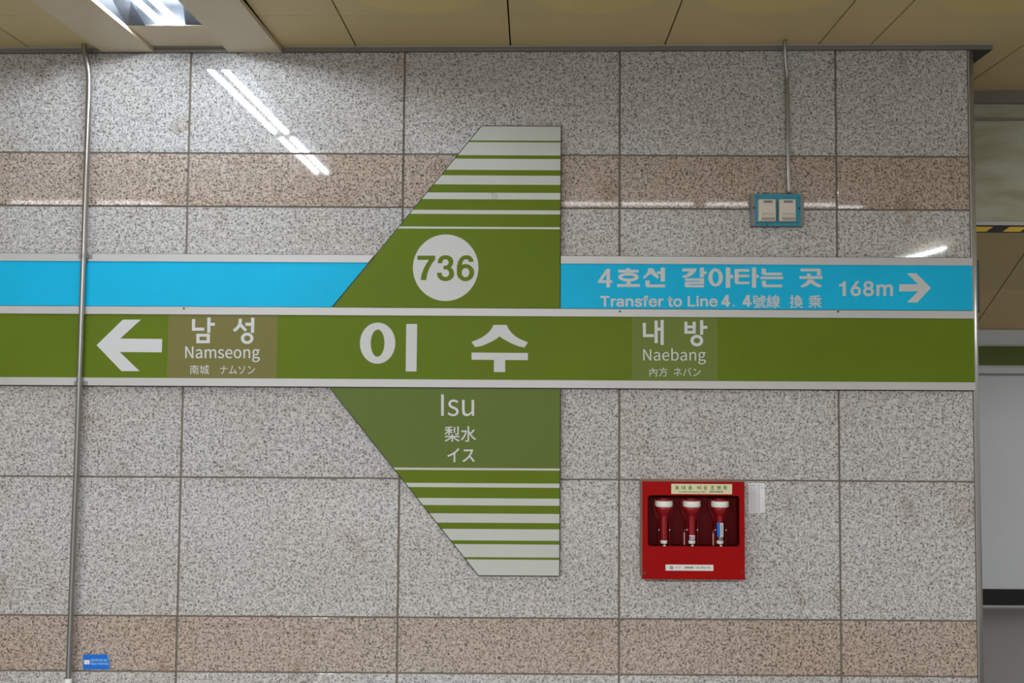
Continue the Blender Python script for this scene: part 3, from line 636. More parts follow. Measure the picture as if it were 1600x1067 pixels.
    'm': '219,386 239,385 257,380 273,372 287,361 299,347 309,331 316,314 321,295 312,295 317,308 322,321 329,332 337,343 347,353 357,361 368,369 381,375 394,380 407,383 422,385 437,386 453,385 468,383 483,378 497,372 510,364 522,354 532,342 541,328 548,313 553,296 556,276 557,255 557,0 496,0 496,254 494,273 490,289 483,302 473,313 460,321 447,326 433,329 419,330 406,330 395,328 384,324 374,320 365,314 358,307 351,299 345,290 341,280 338,270 336,259 335,247 335,0 274,0 274,260 273,275 269,288 262,301 253,311 242,320 229,326 215,329 199,330 188,330 178,328 168,325 158,320 148,314 140,307 132,299 126,289 121,278 117,266 114,253 114,238 114,0 53,0 53,379 112,379 112,295 108,295 112,310 118,323 125,335 132,346 141,355 151,363 161,370 172,376 183,380 195,384 207,386',
}

def text_mesh(body):
    if body in OUTLINES:
        c = bpy.data.curves.new('t', 'CURVE'); c.dimensions = '2D'; c.fill_mode = 'BOTH'; c.extrude = 0.004
        for lp in OUTLINES[body].split(';'):
            pts = [tuple(int(v) for v in q.split(',')) for q in lp.split()]
            sp = c.splines.new('POLY'); sp.points.add(len(pts) - 1); sp.use_cyclic_u = True
            for q, (x, y) in zip(sp.points, pts): q.co = (x / 1000, y / 1000, 0, 1)
    else:
        c = bpy.data.curves.new('t', 'FONT'); c.body = body; c.size = 1.0; c.extrude = 0.004; c.resolution_u = 6
    o = bpy.data.objects.new('t', c); COL.objects.link(o)
    bpy.context.view_layer.update()
    dg = bpy.context.evaluated_depsgraph_get()
    me = bpy.data.meshes.new_from_object(o.evaluated_get(dg))
    bpy.data.objects.remove(o); bpy.data.curves.remove(c)
    return me
def text(name, body, box, y, m, parent, bold=0.0):
    """lettering filling the measured box (x0, y0, x1, y1) on plane y; bold widens the strokes (photo pixels)"""
    me = text_mesh(body)
    xs = [v.co.x for v in me.vertices]; ys = [v.co.y for v in me.vertices]
    x0, x1, y0, y1 = min(xs), max(xs), min(ys), max(ys)
    shifts = [(0, 0)] if bold == 0 else [(dx * bold, dy * bold) for dx, dy in ((0, 0), (1, 0), (-1, 0), (0, 1), (0, -1), (.7, .7), (-.7, .7), (.7, -.7), (-.7, -.7))]
    bm = bmesh.new()
    for i, (dx, dy) in enumerate(shifts):
        m2 = me.copy()
        for v in m2.vertices:
            px = box[0] + bold + (v.co.x - x0) / (x1 - x0) * (box[2] - box[0] - 2 * bold) + dx
            py = box[3] - bold - (v.co.y - y0) / (y1 - y0) * (box[3] - box[1] - 2 * bold) + dy
            p = P(px, py, y)
            v.co = (p.x, y - (TH + i * 0.00003 if v.co.z > 0 else 0), p.z)
        bm.from_mesh(m2); bpy.data.meshes.remove(m2)
    me.clear_geometry(); me.name = name
    bm.to_mesh(me); bm.free()
    me.materials.clear()
    return link(name, me, m, parent)
def zbox(ox, oy, sc, x0, y0, x1, y1): return (ox + x0 / sc, oy + y0 / sc, ox + x1 / sc, oy + y1 / sc)

# ------------------------------------------------------------------ the station sign
XL = P(-140, 540, YB).x
def zline(py, y=YB): return P(800, py, y).z
zr_top0, zr_top1 = zline(399.6), zline(411.4)           # upper rail of the blue boards
zm0, zm1 = zline(482.0), zline(494.2)                   # rail between blue and green
zl0, zl1 = zline(593.4), zline(605.8)                   # lower rail
x_green = P(1522.5, 545, YB).x
x_blue = P(1519.5, 445, YB).x

gs = empty('station_name_band', ((XL + x_green) / 2, 0, zl1))
tag(gs, 'long green station name band with grey rails reading 이수, arrow and neighbouring station names', 'sign')
b = MB(); b.box((XL, YB, zl0), (x_green, -0.002, zm1)); b.build('green_board', M['green'], gs)
b = MB(); b.box((XL, YB - 0.005, zm1), (x_green, -0.002, zm0), 0, 0.0012); b.build('rail', M['rail'], gs)
b = MB(); b.box((XL, YB - 0.005, zl1), (x_green, -0.002, zl0), 0, 0.0012); b.build('rail', M['rail'], gs)
b = MB(); b.box((XL, -0.012, zl1 - 0.0035), (x_green, -0.0045, zl1)); b.build('edge_and_shade_strip', M['edge'], gs)  # dark strip put in as the shadow line under the lower rail
b = MB(); b.box((XL, -0.015, zm0), (x_blue, -0.002, zm0 + 0.0022)); b.build('edge_and_shade_strip', M['edge'], gs)  # dark strip stands in for the shadow gap below the blue boards
def film(x0, x1, name, m, label, ztop=None):
    b = MB(); p0, p1 = P(x0, 545, YB).x, P(x1, 545, YB).x
    b.box((p0, YB - 0.0005, zl0 + .001), (p1, YB, zm1 - .001)); o = b.build(name, m, gs); o['label'] = label; return o
film(262, 433, 'name_film', M['film_brown'], 'olive brown adhesive film behind Namseong')
film(987, 1121, 'name_film', M['film_green'], 'dull green adhesive film behind Naebang')
YL = YB - 0.0006
g = Glyphs(550, 490, 10.667, YB)
g.ring(427, 491, 299, 341, 118, 226).poly((905, 172), (1086, 172), (1076, 963), (895, 963))
g.build('syllable', M['letter_grey'], gs)
g.ox, g.oy = 720, 490
g.poly((545, 188), (765, 188), (790, 245), (840, 315), (910, 380), (1000, 430), (1060, 455), (1120, 478), (1060, 565), (980, 548), (880, 512), (790, 468), (710, 422), (645, 378),
       (585, 425), (510, 468), (430, 505), (340, 540), (238, 557), (178, 470), (260, 440), (340, 402), (420, 350), (480, 295), (520, 240))
g.poly((180, 648), (1120, 656), (1118, 775), (180, 768)).rect(552, 765, 739, 973)
g.build('syllable', M['letter_grey'], gs)
Glyphs(140, 490, 10.667, YB).poly((555, 100), (855, 100), (510, 415), (1210, 422), (1205, 645), (503, 640), (835, 958), (533, 958), (118, 525)).build('arrow', M['letter'], gs)
g = Glyphs(280, 490, 10.164, YL)
g.poly((203, 87), (255, 87), (252, 222), (400, 222), (398, 270), (203, 272)).poly((447, 62), (499, 62), (494, 305), (445, 305)).rect(490, 145, 567, 193)
g.rect(273, 320, 488, 366).rect(273, 424, 488, 470).rect(273, 320, 323, 470).rect(437, 320, 488, 470)
g.build('syllable', M['letter'], gs)
g.poly((945, 82), (997, 82), (990, 160), (1078, 252), (1045, 287), (970, 210), (925, 262), (882, 292), (852, 255), (905, 212), (935, 170), (945, 130))
g.poly((1142, 65), (1195, 65), (1190, 305), (1140, 305)).rect(1052, 143, 1145, 193).ring(1080, 392, 101, 90, 51, 44)
g.build('syllable', M['letter'], gs)
nb = lambda *a: zbox(280, 490, 10.164, *a)
text('latin_lettering', 'Namseong', nb(97, 520, 1282, 770), YL, M['letter'], gs, 0.15)
text('chinese_lettering', '南城', nb(170, 815, 475, 963), YL, M['letter'], gs)
text('japanese_lettering', 'ナムソン', nb(648, 825, 1203, 959), YL, M['letter'], gs)
g = Glyphs(985, 490, 10.164, YL)
g.poly((195, 147), (245, 147), (247, 325), (372, 325), (372, 372), (200, 372)).rect(383, 110, 434, 467).rect(478, 100, 529, 497).rect(430, 222, 480, 270)
g.build('syllable', M['letter'], gs)
g.rect(858, 128, 906, 318).rect(988, 128, 1037, 318).rect(900, 188, 990, 233).rect(900, 272, 990, 318)
g.rect(1107, 102, 1156, 335).rect(1150, 193, 1222, 240).ring(1055, 428, 101, 91, 51, 43)
g.build('syllable', M['letter'], gs)
nb = lambda *a: zbox(985, 490, 10.164, *a)
text('latin_lettering', 'Naebang', nb(203, 550, 1199, 805), YL, M['letter'], gs)
text('chinese_lettering', '內方', nb(303, 855, 590, 998), YL, M['letter'], gs)
text('japanese_lettering', 'ネバン', nb(685, 855, 1115, 996), YL, M['letter'], gs)
for px, py in ((287.5, 482), (968.5, 486.5), (1309.5, 486.8)):
    b = MB(); c = xz(px, py, YB - .005); b.disc_y(c, 0.0042, YB - 0.0062, YB - 0.005, 12); b.build('screw', M['edge'], gs)

# blue boards left and right
def blue_board(outline_board, outline_rail, label):
    xs = [p[0] for p in outline_board]
    e = empty('transfer_board', ((min(xs) + max(xs)) / 2, 0, zm0))
    tag(e, label, 'sign', 'sky blue transfer boards')
    b = MB(); b.prism(outline_board, YB, -0.002); b.build('blue_board', M['blue'], e)
    b = MB(); b.prism(outline_rail, YB - 0.004, -0.002); b.build('rail', M['rail'], e)
    b = MB(); b.box((outline_rail[0][0], -0.012, zr_top0), (outline_rail[2][0] - .002, -0.002, zr_top0 + .003)); b.build('edge_and_shade_strip', M['edge'], e)  # dark strip added as a shadow line above the top rail
    return e
def slant_up(z):                                        # left edge of the upper fin at height z
    a, c = xz(753, 197, YB), xz(520, 480.6, YB)
    return c[0] + (z - c[1]) / (a[1] - c[1]) * (a[0] - c[0])
g0 = 0.0056
blue_board([(XL, zm0 + .0024), (slant_up(zm0) - g0, zm0 + .0024), (slant_up(zr_top1) - g0, zr_top1), (XL, zr_top1)],
           [(XL, zr_top1), (slant_up(zr_top1) - g0, zr_top1), (slant_up(zr_top0) - g0, zr_top0), (XL, zr_top0)],
           'plain sky blue board with grey top rail left of the fin')
xr0 = P(876.3, 440, YB).x
rb = blue_board([(xr0, zm0 + .0024), (x_blue, zm0 + .0024), (x_blue, zr_top1), (xr0, zr_top1)], [(xr0, zr_top1), (x_blue, zr_top1), (x_blue, zr_top0), (xr0, zr_top0)],
                'sky blue transfer board reading Transfer to Line 4 and 168m with right arrow')
g = Glyphs(925, 410, 8.421, YB)
g.rect(190, 85, 237, 328).rect(82, 235, 268, 270).poly((190, 85), (237, 85), (130, 238), (82, 242))
g.build('syllable', M['letter_grey'], rb)
g.rect(450, 77, 503, 110).rect(345, 97, 613, 133).ring(480, 193, 136, 57, 85, 20).rect(453, 246, 508, 290).rect(330, 285, 630, 322)
g.build('syllable', M['letter_grey'], rb)
g.poly((740, 78), (805, 78), (830, 125), (885, 190), (860, 215), (815, 180), (772, 148), (735, 175), (685, 215), (672, 190), (715, 150), (738, 110))
g.rect(855, 118, 910, 152).rect(903, 68, 960, 250).poly((703, 237), (758, 237), (758, 290), (962, 290), (962, 328), (725, 328), (703, 308))
g.build('syllable', M['letter_grey'], rb)
g.poly((1190, 80), (1380, 80), (1360, 125), (1310, 170), (1250, 198), (1195, 200), (1188, 180), (1240, 160), (1290, 118), (1190, 118))
g.rect(1420, 68, 1473, 197).rect(1465, 118, 1508, 155)
g.rect(1222, 210, 1475, 243).rect(1420, 210, 1475, 286).rect(1222, 254, 1475, 286).rect(1222, 254, 1275, 318).poly((1222, 297), (1475, 297), (1475, 328), (1240, 328), (1222, 315))
g.build('syllable', M['letter_grey'], rb)
g.ox = 1110
g.ring(68, 198, 95, 118, 42, 82).rect(203, 68, 261, 332).rect(255, 165, 300, 208)
g.build('syllable', M['letter_grey'], rb)
g.poly((318, 87), (512, 87), (512, 123), (372, 123), (372, 253), (515, 253), (515, 285), (350, 285), (325, 275), (318, 255)).rect(365, 160, 512, 195)
g.rect(547, 68, 601, 333).rect(595, 165, 638, 200)
g.build('syllable', M['letter_grey'], rb)
g.poly((673, 80), (728, 80), (732, 135), (943, 135), (943, 170), (705, 170), (673, 148)).rect(660, 187, 957, 220).poly((678, 240), (730, 240), (735, 292), (945, 292), (945, 327), (705, 327), (678, 305))
g.build('syllable', M['letter_grey'], rb)
g.poly((1185, 80), (1430, 80), (1455, 95), (1455, 172), (1402, 172), (1402, 118), (1185, 118)).rect(1270, 145, 1322, 185).rect(1172, 180, 1473, 217)
g.poly((1285, 225), (1355, 225), (1385, 265), (1470, 305), (1440, 330), (1380, 312), (1320, 275), (1265, 312), (1205, 330), (1182, 312), (1250, 270))
g.build('syllable', M['letter_grey'], rb)
gb = lambda *a: zbox(925, 410, 8.421, *a)
hb = lambda *a: zbox(1110, 410, 8.421, *a)
text('latin_lettering', 'Transfer to Line', gb(108, 437, 1653, 583), YB, M['letter_grey'], rb, 0.55)
for dx in (0, 277):
    g = Glyphs(1110, 410, 8.421, YB)
    g.rect(205 + dx, 428, 240 + dx, 582).rect(145 + dx, 523, 262 + dx, 553).poly((203 + dx, 428), (240 + dx, 428), (178 + dx, 530), (145 + dx, 530)).build('numeral', M['letter_grey'], rb)
b = MB(); b.disc_y(xz(*hb(308, 567, 0, 0)[:2], YB), 0.0035, YB - TH, YB); b.build('full_stop', M['letter_grey'], rb)
text('chinese_lettering', '號線', hb(555, 428, 915, 600), YB, M['letter_grey'], rb, 0.3)
text('chinese_lettering', '換', hb(1043, 428, 1217, 600), YB, M['letter_grey'], rb, 0.3)
text('chinese_lettering', '乘', hb(1290, 430, 1463, 600), YB, M['letter_grey'], rb, 0.3)
ab = lambda *a: zbox(1295, 410, 9.412, *a)
Glyphs(1295, 410, 9.412, YB).poly((150, 322), (190, 314), (218, 277), (250, 277), (250, 493), (203, 493), (203, 352), (150, 352)).build('distance_lettering', M['letter_grey'], rb)
text('distance_lettering', '6', ab(320, 273, 473, 497), YB, M['letter_grey'], rb, 0.85)
text('distance_lettering', '8', ab(504, 273, 664, 497), YB, M['letter_grey'], rb, 0.85)
text('distance_lettering', 'm', ab(700, 322, 945, 493), YB, M['letter_grey'], rb, 0.85)
Glyphs(1295, 410, 9.412, YB).poly((1148, 160), (1287, 160), (1500, 375), (1300, 590), (1148, 590), (1315, 425), (1035, 425), (1035, 322), (1312, 320)).build('arrow', M['letter_grey'], rb)

# fin panels
YFN = -0.021
def clip_stripes(mb, z_list, left, right, y):
    """front faces between successive heights; z_list = [(z, material index of the strip below it)]"""
    for (za, mi), (zb, _) in zip(z_list, z_list[1:]):
        mb.face([(left(zb), y, zb), (right(zb), y, zb), (right(za), y, za), (left(za), y, za)], mi)
def fin(name, ylines, ztop, zbot, left, right, label):
    """ylines: measured y of the colour changes"""
    e = empty(name, ((left(zbot) + right(zbot)) / 2, 0, zbot))
    tag(e, label, 'sign', 'striped green fin boards')
    b = MB()
    zs_ = [(z, mi) for z, mi in ylines]
    clip_stripes(b, zs_, left, right, YFN)
    o = [(left(zbot), zbot), (right(zbot), zbot), (right(ztop), ztop), (left(ztop), ztop)]
    n = 4
    for k in range(n):
        p, q = o[k], o[(k + 1) % n]
        b.face([(p[0], YFN, p[1]), (q[0], YFN, q[1]), (q[0], -0.002, q[1]), (p[0], -0.002, p[1])], 2)
    b.face([(p[0], -0.002, p[1]) for p in o], 2)
    b.build('board', [M['green'], M['stripe'], M['edge'], M['film_grey']], e, normals=True)
    # thin dark edging strip round the free sides
    b = MB()
    w = 0.0036
    def strip_(p, q):
        d = Vector((q[0] - p[0], q[1] - p[1])); d.normalize(); nn = Vector((d.y, -d.x))
        b.prism([p, q, (q[0] + nn.x * w, q[1] + nn.y * w), (p[0] + nn.x * w, p[1] + nn.y * w)], YFN + .0015, -0.002)
    for k in range(4):
        if abs(o[k][1] - o[(k + 1) % 4][1]) < 1e-6 and abs(o[k][1] - (zm0 if name == 'upper' else 0)) < 0: continue
        strip_(o[k], o[(k + 1) % 4])
    b.build('edge_and_shade_strip', M['edge'], e)
    return e
rt = xz(876.1, 197.5, YFN); rbm = xz(874.6, 481, YFN)
right_up = lambda z: rbm[0] + (z - rbm[1]) / (rt[1] - rbm[1]) * (rt[0] - rbm[0])
zz = lambda py, px=875: P(px, py, YFN).z
up = [(zz(197.8), 1), (zz(219.9), 0), (zz(222.7), 1), (zz(243), 0), (zz(248.6), 1), (zz(266), 0), (zz(274.7), 1), (zz(288.9), 0), (zz(301.6), 1), (zz(311.9), 0),
      (zz(328.8), 1), (zz(335.1), 0), (zz(355), 1), (zz(358.2), 0), (zm0 + .0024, 0)]
uf = fin('fin_board', up, up[0][0], zm0 + .0024, slant_up, right_up, 'upper green fin board with white stripes and round station number 736')
g = Glyphs(630, 360, 8.893, YFN)
c = g.p(590, 518); a = g.p(1049, 59)
g.mb.prism([(c[0] + (a[0] - c[0]) * math.cos(2 * math.pi * k / 72), c[1] + (a[1] - c[1]) * math.sin(2 * math.pi * k / 72)) for k in range(72)], YFN - TH, YFN)
g.build('number_disc', M['letter_grey'], uf)
g.y = YFN - TH - 0.0001
g.poly((197, 350), (445, 350), (445, 405), (405, 450), (365, 520), (335, 600), (318, 690), (242, 690), (255, 610), (285, 530), (325, 455), (358, 408), (197, 408)).build('numeral', M['green'], uf)
g.poly((478, 455), (485, 410), (510, 370), (550, 350), (590, 344), (640, 352), (675, 375), (695, 410), (697, 445), (685, 485), (660, 512), (690, 540), (706, 580), (705, 620), (690, 660),
       (655, 688), (610, 703), (565, 703), (520, 690), (485, 655), (470, 615), (468, 588), (532, 588), (540, 620), (558, 640), (585, 648), (615, 642), (635, 620), (638, 595), (632, 565), (612, 545),
       (585, 540), (560, 540), (560, 492), (585, 492), (612, 482), (630, 460), (630, 435), (618, 412), (598, 400), (575, 400), (552, 412), (542, 435), (540, 455)).build('numeral', M['green'], uf)
g.ring(866, 586, 121, 118, 54, 63)
g.poly((978, 436), (970, 400), (945, 365), (910, 347), (870, 344), (825, 355), (785, 390), (760, 440), (747, 500), (745, 586), (812, 586), (812, 500), (822, 445), (838, 415), (860, 400), (885, 400),
       (905, 415), (915, 436)).build('numeral', M['green'], uf)
# scraped outline of an old sticker on a white stripe
b = MB()
for (x0, y0, x1, y1) in ((768, 302, 774, 301), (774, 301, 777, 309), (777, 309, 771, 312), (771, 312, 768, 302), (770, 305, 776, 304), (771, 308, 777, 307)):
    p, q = xz(x0, y0, YFN), xz(x1, y1, YFN)
    d = Vector((q[0] - p[0], q[1] - p[1])).normalized(); nn = Vector((d.y, -d.x)) * 0.0008
    b.prism([(p[0] - nn.x, p[1] - nn.y), (q[0] - nn.x, q[1] - nn.y), (q[0] + nn.x, q[1] + nn.y), (p[0] + nn.x, p[1] + nn.y)], YFN - .0004, YFN)
b.build('sticker_residue', M['ink_grey'], uf)

lt, lb = xz(516.5, 606.5, YFN), xz(748.3, 899.2, YFN)
left_lo = lambda z: lb[0] + (z - lb[1]) / (lt[1] - lb[1]) * (lt[0] - lb[0])
rt2, rb2 = xz(875.2, 609, YFN), xz(873.6, 899, YFN)
right_lo = lambda z: rb2[0] + (z - rb2[1]) / (rt2[1] - rb2[1]) * (rt2[0] - rb2[0])
lo_ = [(zl1 - .0045, 3), (zz(731.9), 1), (zz(735.3), 0), (zz(755.6), 1), (zz(762.2), 0), (zz(779.1), 1), (zz(790.2), 0), (zz(803), 1), (zz(817.4), 0), (zz(827.2), 1),
       (zz(845), 0), (zz(850.9), 1), (zz(871.2), 0), (zz(874.8), 1), (zz(899.4), 1)]
lf = fin('fin_board', lo_, lo_[0][0], lo_[-1][0], left_lo, right_lo, 'lower green fin board with white stripes reading Isu')
nb = lambda *a: zbox(670, 605, 8.54, *a)
text('latin_lettering', 'Isu', nb(165, 95, 605, 386), YFN, M['letter'], lf)
text('chinese_lettering', '梨水', nb(211, 520, 631, 728), YFN, M['letter'], lf, 0.2)
text('japanese_lettering', 'イス', nb(248, 812, 613, 999), YFN, M['letter'], lf, 0.3)

# sign board on the return face round the corner, seen edge on
b = MB()
p0, p1 = P(1523.6, 407, 0.03), P(1528.4, 488, 0.03)
b.box((corner_x + 0.001, 0.035, p1.z), (corner_x + 0.0165, 0.56, p0.z), 0, 0.001)
b.box((corner_x + 0.0035, 0.0335, p1.z + .01), (corner_x + 0.0125, 0.035, p0.z - .004), 1)
tag(b.build('return_sign_board', [M['edge'], mat('dark_blue_sign_edge', (40, 88, 108), 0.4)]), 'dark blue sign board seen edge on, round the right corner of the wall', 'sign')

# ------------------------------------------------------------------ steel conduits
def conduit(pts, r, label, clamps, name='steel_conduit'):
    e = empty(name, pts[-1])
    tag(e, label, 'conduit', 'steel conduits on the wall')
    b = MB(); b.tube(smooth_path(pts, 8), r, 20); b.build('pipe', M['steel'], e)
    for c, wd in clamps:
        b = MB()
        n = 12
        prev = None
        rr = r + 0.002
        for k in range(n + 1):                         # saddle strap over the pipe
            a = math.pi * k / n
            cur = (c.x + rr * math.cos(a), c.y - rr * math.sin(a))
            if prev:
                q = [(prev[0], prev[1]), (cur[0], cur[1])]
                b.face([(q[0][0], q[0][1], c.z - .009), (q[1][0], q[1][1], c.z - .009), (q[1][0], q[1][1], c.z + .009), (q[0][0], q[0][1], c.z + .009)], 0, True)
            prev = cur
        for s in (-1, 1):
            b.box((c.x + s * (rr + .006) - .009, wd - .003, c.z - .009), (c.x + s * (rr + .006) + .009, wd, c.z + .009))
            b.box((c.x + s * rr - .001, c.y, c.z - .009), (c.x + s * rr + .001, wd, c.z + .009))
            b.disc_y((c.x + s * (rr + .008), c.z), 0.004, wd - .006, wd - .003, 8)
        b.build('clamp', M['bracket'], e)
    return e
yc = -0.038
lp = [P(131.5, 63, -0.045), P(132.5, 80, -0.045), P(136.5, 100, -0.042), P(138.8, 118, yc), P(138.8, 150, yc), P(137.3, 200, yc), P(131, 395, yc), P(124, 600, yc), P(119, 745, yc), P(113.7, 880, yc), P(107.5, 1050, yc), P(105, 1130, yc), P(104, 1160, yc)]
c1 = conduit(lp, 0.0112, 'long steel conduit running down the left side of the granite wall over the sign', [(P(131, 400, yc), YB - .004), (P(124, 598.5, yc), YB - .005)])
b = MB(); b.tube([P(107.0, 1059.5, yc), P(106.2, 1075, yc), P(105.4, 1110, yc)], 0.0125, 20); b.build('white_sleeve', M['white_plastic'], c1)
yc2 = -0.020
rp_ = [P(1226.2, 62, -0.06), P(1226.4, 80, -0.055), P(1227.6, 98, -0.038), P(1229.3, 118, yc2), P(1229.7, 140, yc2), P(1230.6, 200, yc2), P(1231.8, 255, yc2), P(1232.6, 303, yc2)]
conduit(rp_, 0.0082, 'thin steel conduit dropping from the ceiling trim to the twin sensor box', [])

# ------------------------------------------------------------------ twin sensor box
zs0 = P(1215, 353, -0.03)
sx = empty('sensor_box', (P(1215, 350, -.03).x, -0.015, P(1215, 353, -.03).z))
tag(sx, 'small teal plate box with two ivory gas sensors on the granite wall', 'sensor box')
Q = lambda x, y, d: xz(1160 + x / 14.23, 290 + y / 14.23, d)
def qbox(mb, x0, y0, x1, y1, d0, d1, mi=0, bev=0.0):
    a, c = Q(x0, y1, d0), Q(x1, y0, d0)
    mb.box((a[0], d0, a[1]), (c[0], d1, c[1]), mi, bev)
b = MB(); qbox(b, 197, 186, 1366, 893, -0.032, -0.001, 0, 0.0015); b.build('back_box', M['backbox'], sx)
b = MB(); qbox(b, 290, 190, 1292, 890, -0.035, -0.032, 0, 0.0008)
for (x, y) in ((425, 872), (560, 850), (545, 875)): qbox(b, x - 18, y - 6, x + 22, y + 8, -0.0353, -0.035, 1)
b.build('cover_plate', [M['teal'], M['black']], sx)
for (x, y, r) in ((320, 250, .0026), (1243, 258, .0026), (328, 835, .0026), (1228, 832, .0026), (1265, 508, .0038), (257, 490, .0038)):
    b = MB(); b.disc_y(Q(x, y, -.035), r, -0.037, -0.0318, 12); b.build('screw', M['black'], sx)
for x0, x1 in ((372, 746), (826, 1191)):
    b = MB(); qbox(b, x0, 298, x1, 786, -0.062, -0.035, 0, 0.0035)
    m_ = b.build('sensor_module', M['sensor'], sx)
    b = MB(); qbox(b, x0 + 100, 330, x0 + 296, 380, -0.0626, -0.0615, 0)
    for k in range(6):
        qbox(b, x0 + 115 + k * 28, 345, x0 + 130 + k * 28, 366, -0.0630, -0.0626, 1)
    b.build('rating_label', [M['sensor_label'], M['ink_grey']], m_)
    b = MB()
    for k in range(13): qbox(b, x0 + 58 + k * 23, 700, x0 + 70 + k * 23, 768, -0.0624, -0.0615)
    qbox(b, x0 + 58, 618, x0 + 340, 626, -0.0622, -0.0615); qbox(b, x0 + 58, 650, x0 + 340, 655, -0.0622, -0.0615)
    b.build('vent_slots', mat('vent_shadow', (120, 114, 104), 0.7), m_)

# ------------------------------------------------------------------ emergency light cabinet
YC = -0.10
def cx_(px, y=YC): return P(px, 830, y).x
xa, xb = P(1003.6, 830, YC).x, P(1163.6, 830, YC).x
za, zb2 = P(1083, 905.2, YC).z, P(1083, 752.6, YC).z
cab = empty('emergency_light_cabinet', ((xa + xb) / 2, YC / 2, za))
tag(cab, 'red metal wall cabinet with open window holding three flashlights', 'cabinet')
ox0, ox1 = P(1012, 813, YC).x, P(1155.5, 813, YC).x
oz0, oz1 = P(1083, 853.6, YC).z, P(1083, 774, YC).z
# front frame with a rounded window
b = MB()
rad = 0.014
hole = []
for (cxx, czz, a0) in ((ox1 - rad, oz1 - rad, 0), (ox0 + rad, oz1 - rad, 90), (ox0 + rad, oz0 + rad, 180), (ox1 - rad, oz0 + rad, 270)):
    for k in range(9):
        a = math.radians(a0 + 90 * k / 8); hole.append((cxx + rad * math.cos(a), czz + rad * math.sin(a)))
outer = [(xb, zb2), (xa, zb2), (xa, za), (xb, za)]
t = 0.0018
hv = [b.bm.verts.new((x, YC, z)) for x, z in hole]; hb_ = [b.bm.verts.new((x, YC + t, z)) for x, z in hole]
ov = [b.bm.verts.new((x, YC, z)) for x, z in outer]; obk = [b.bm.verts.new((x, YC + t, z)) for x, z in outer]
for s in range(4):
    seg = hv[s * 9:(s + 1) * 9]; segb = hb_[s * 9:(s + 1) * 9]
    for k in range(8):
        b.bm.faces.new([ov[s], seg[k], seg[k + 1]]); b.bm.faces.new([obk[s], segb[k + 1], segb[k]])
    n = (s + 1) % 4
    b.bm.faces.new([ov[s], seg[8], hv[n * 9], ov[n]]); b.bm.faces.new([obk[s], obk[n], hb_[n * 9], segb[8]])
for k in range(36): b.bm.faces.new([hv[k], hb_[k], hb_[(k + 1) % 36], hv[(k + 1) % 36]])
b.build('front_frame', M['red'], cab)
b = MB()                                                # shell: four sides, worn on top and left
b.box((xa, YC + t, zb2 - .002), (xb, -0.001, zb2), 1)
b.box((xa, YC + t, za), (xb, -0.001, za + .002), 0)
b.box((xa, YC + t, za + .002), (xa + .002, -0.001, zb2 - .002), 1)
b.box((xb - .002, YC + t, za + .002), (xb, -0.001, zb2 - .002), 0)
b.build('shell', [M['red'], M['red_bare']], cab)
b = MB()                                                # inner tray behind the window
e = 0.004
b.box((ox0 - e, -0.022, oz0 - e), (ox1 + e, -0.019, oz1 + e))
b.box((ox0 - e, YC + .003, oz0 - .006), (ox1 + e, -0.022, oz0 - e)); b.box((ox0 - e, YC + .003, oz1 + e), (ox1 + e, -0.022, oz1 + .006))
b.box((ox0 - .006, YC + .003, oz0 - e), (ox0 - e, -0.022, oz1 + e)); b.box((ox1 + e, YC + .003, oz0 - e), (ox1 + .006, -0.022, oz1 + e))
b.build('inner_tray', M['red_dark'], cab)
# header plate
C1 = lambda *a: zbox(1000, 745, 9.143, *a)
hx0, hy0, hx1, hy1 = C1(447, 104, 1314, 243)
b = MB(); p, q = P(hx0, hy1, YC), P(hx1, hy0, YC); b.box((p.x, YC - .0008, p.z), (q.x, YC, q.z)); hp = b.build('header_plate', M['cream'], cab)
for ch, x0 in zip('휴대용비상조명등', (503, 594, 690, 816, 906, 1007, 1098, 1190)):
    text('syllable', ch, C1(x0, 125, x0 + 54, 184), YC - .0008, M['ink_green'], hp, 0.16)
text('small_lettering', 'Portable Emergency Light', C1(558, 202, 940, 228), YC - .0008, M['ink_dark'], hp)
text('small_lettering', '携帯用非常照明燈', C1(992, 200, 1185, 226), YC - .0008, M['ink_dark'], hp)
C2 = lambda *a: zbox(1000, 800, 9.143, *a)
hx0, hy0, hx1, hy1 = C2(365, 753, 1048, 835)
b = MB(); p, q = P(hx0, hy1, YC), P(hx1, hy0, YC); b.box((p.x, YC - .0008, p.z), (q.x, YC, q.z)); np_ = b.build('number_plate', M['label_white'], cab)
b = MB()                                                # round emblem: open ring with an inward stroke
c = xz(*C2(448, 793, 0, 0)[:2], YC); ro, ri = 0.0066, 0.0040
n = 30
for k in range(n):
    a0, a1 = math.radians(25 + 330 * k / n), math.radians(25 + 330 * (k + 1) / n)
    b.prism([(c[0] + ri * math.cos(a0), c[1] + ri * math.sin(a0)), (c[0] + ro * math.cos(a0), c[1] + ro * math.sin(a0)), (c[0] + ro * math.cos(a1), c[1] + ro * math.sin(a1)), (c[0] + ri * math.cos(a1), c[1] + ri * math.sin(a1))], YC - .0012, YC - .0008)
b.prism([(c[0] - .001, c[1] - .001), (c[0] + ro, c[1] - .0022), (c[0] + ro, c[1] + .0004), (c[0] - .001, c[1] + .0014)], YC - .0012, YC - .0008)
b.build('emblem', M['ink_dark'], np_)
text('small_lettering', '서울교통공사', C2(495, 780, 588, 797), YC - .0008, M['ink_grey'], np_)
text('lettering', '관리번호', C2(637, 777, 765, 808), YC - .0008, M['ink_dark'], np_, 0.1)
text('lettering', '736-화산-02', C2(790, 777, 1008, 808), YC - .0008, M['ink_dark'], np_)
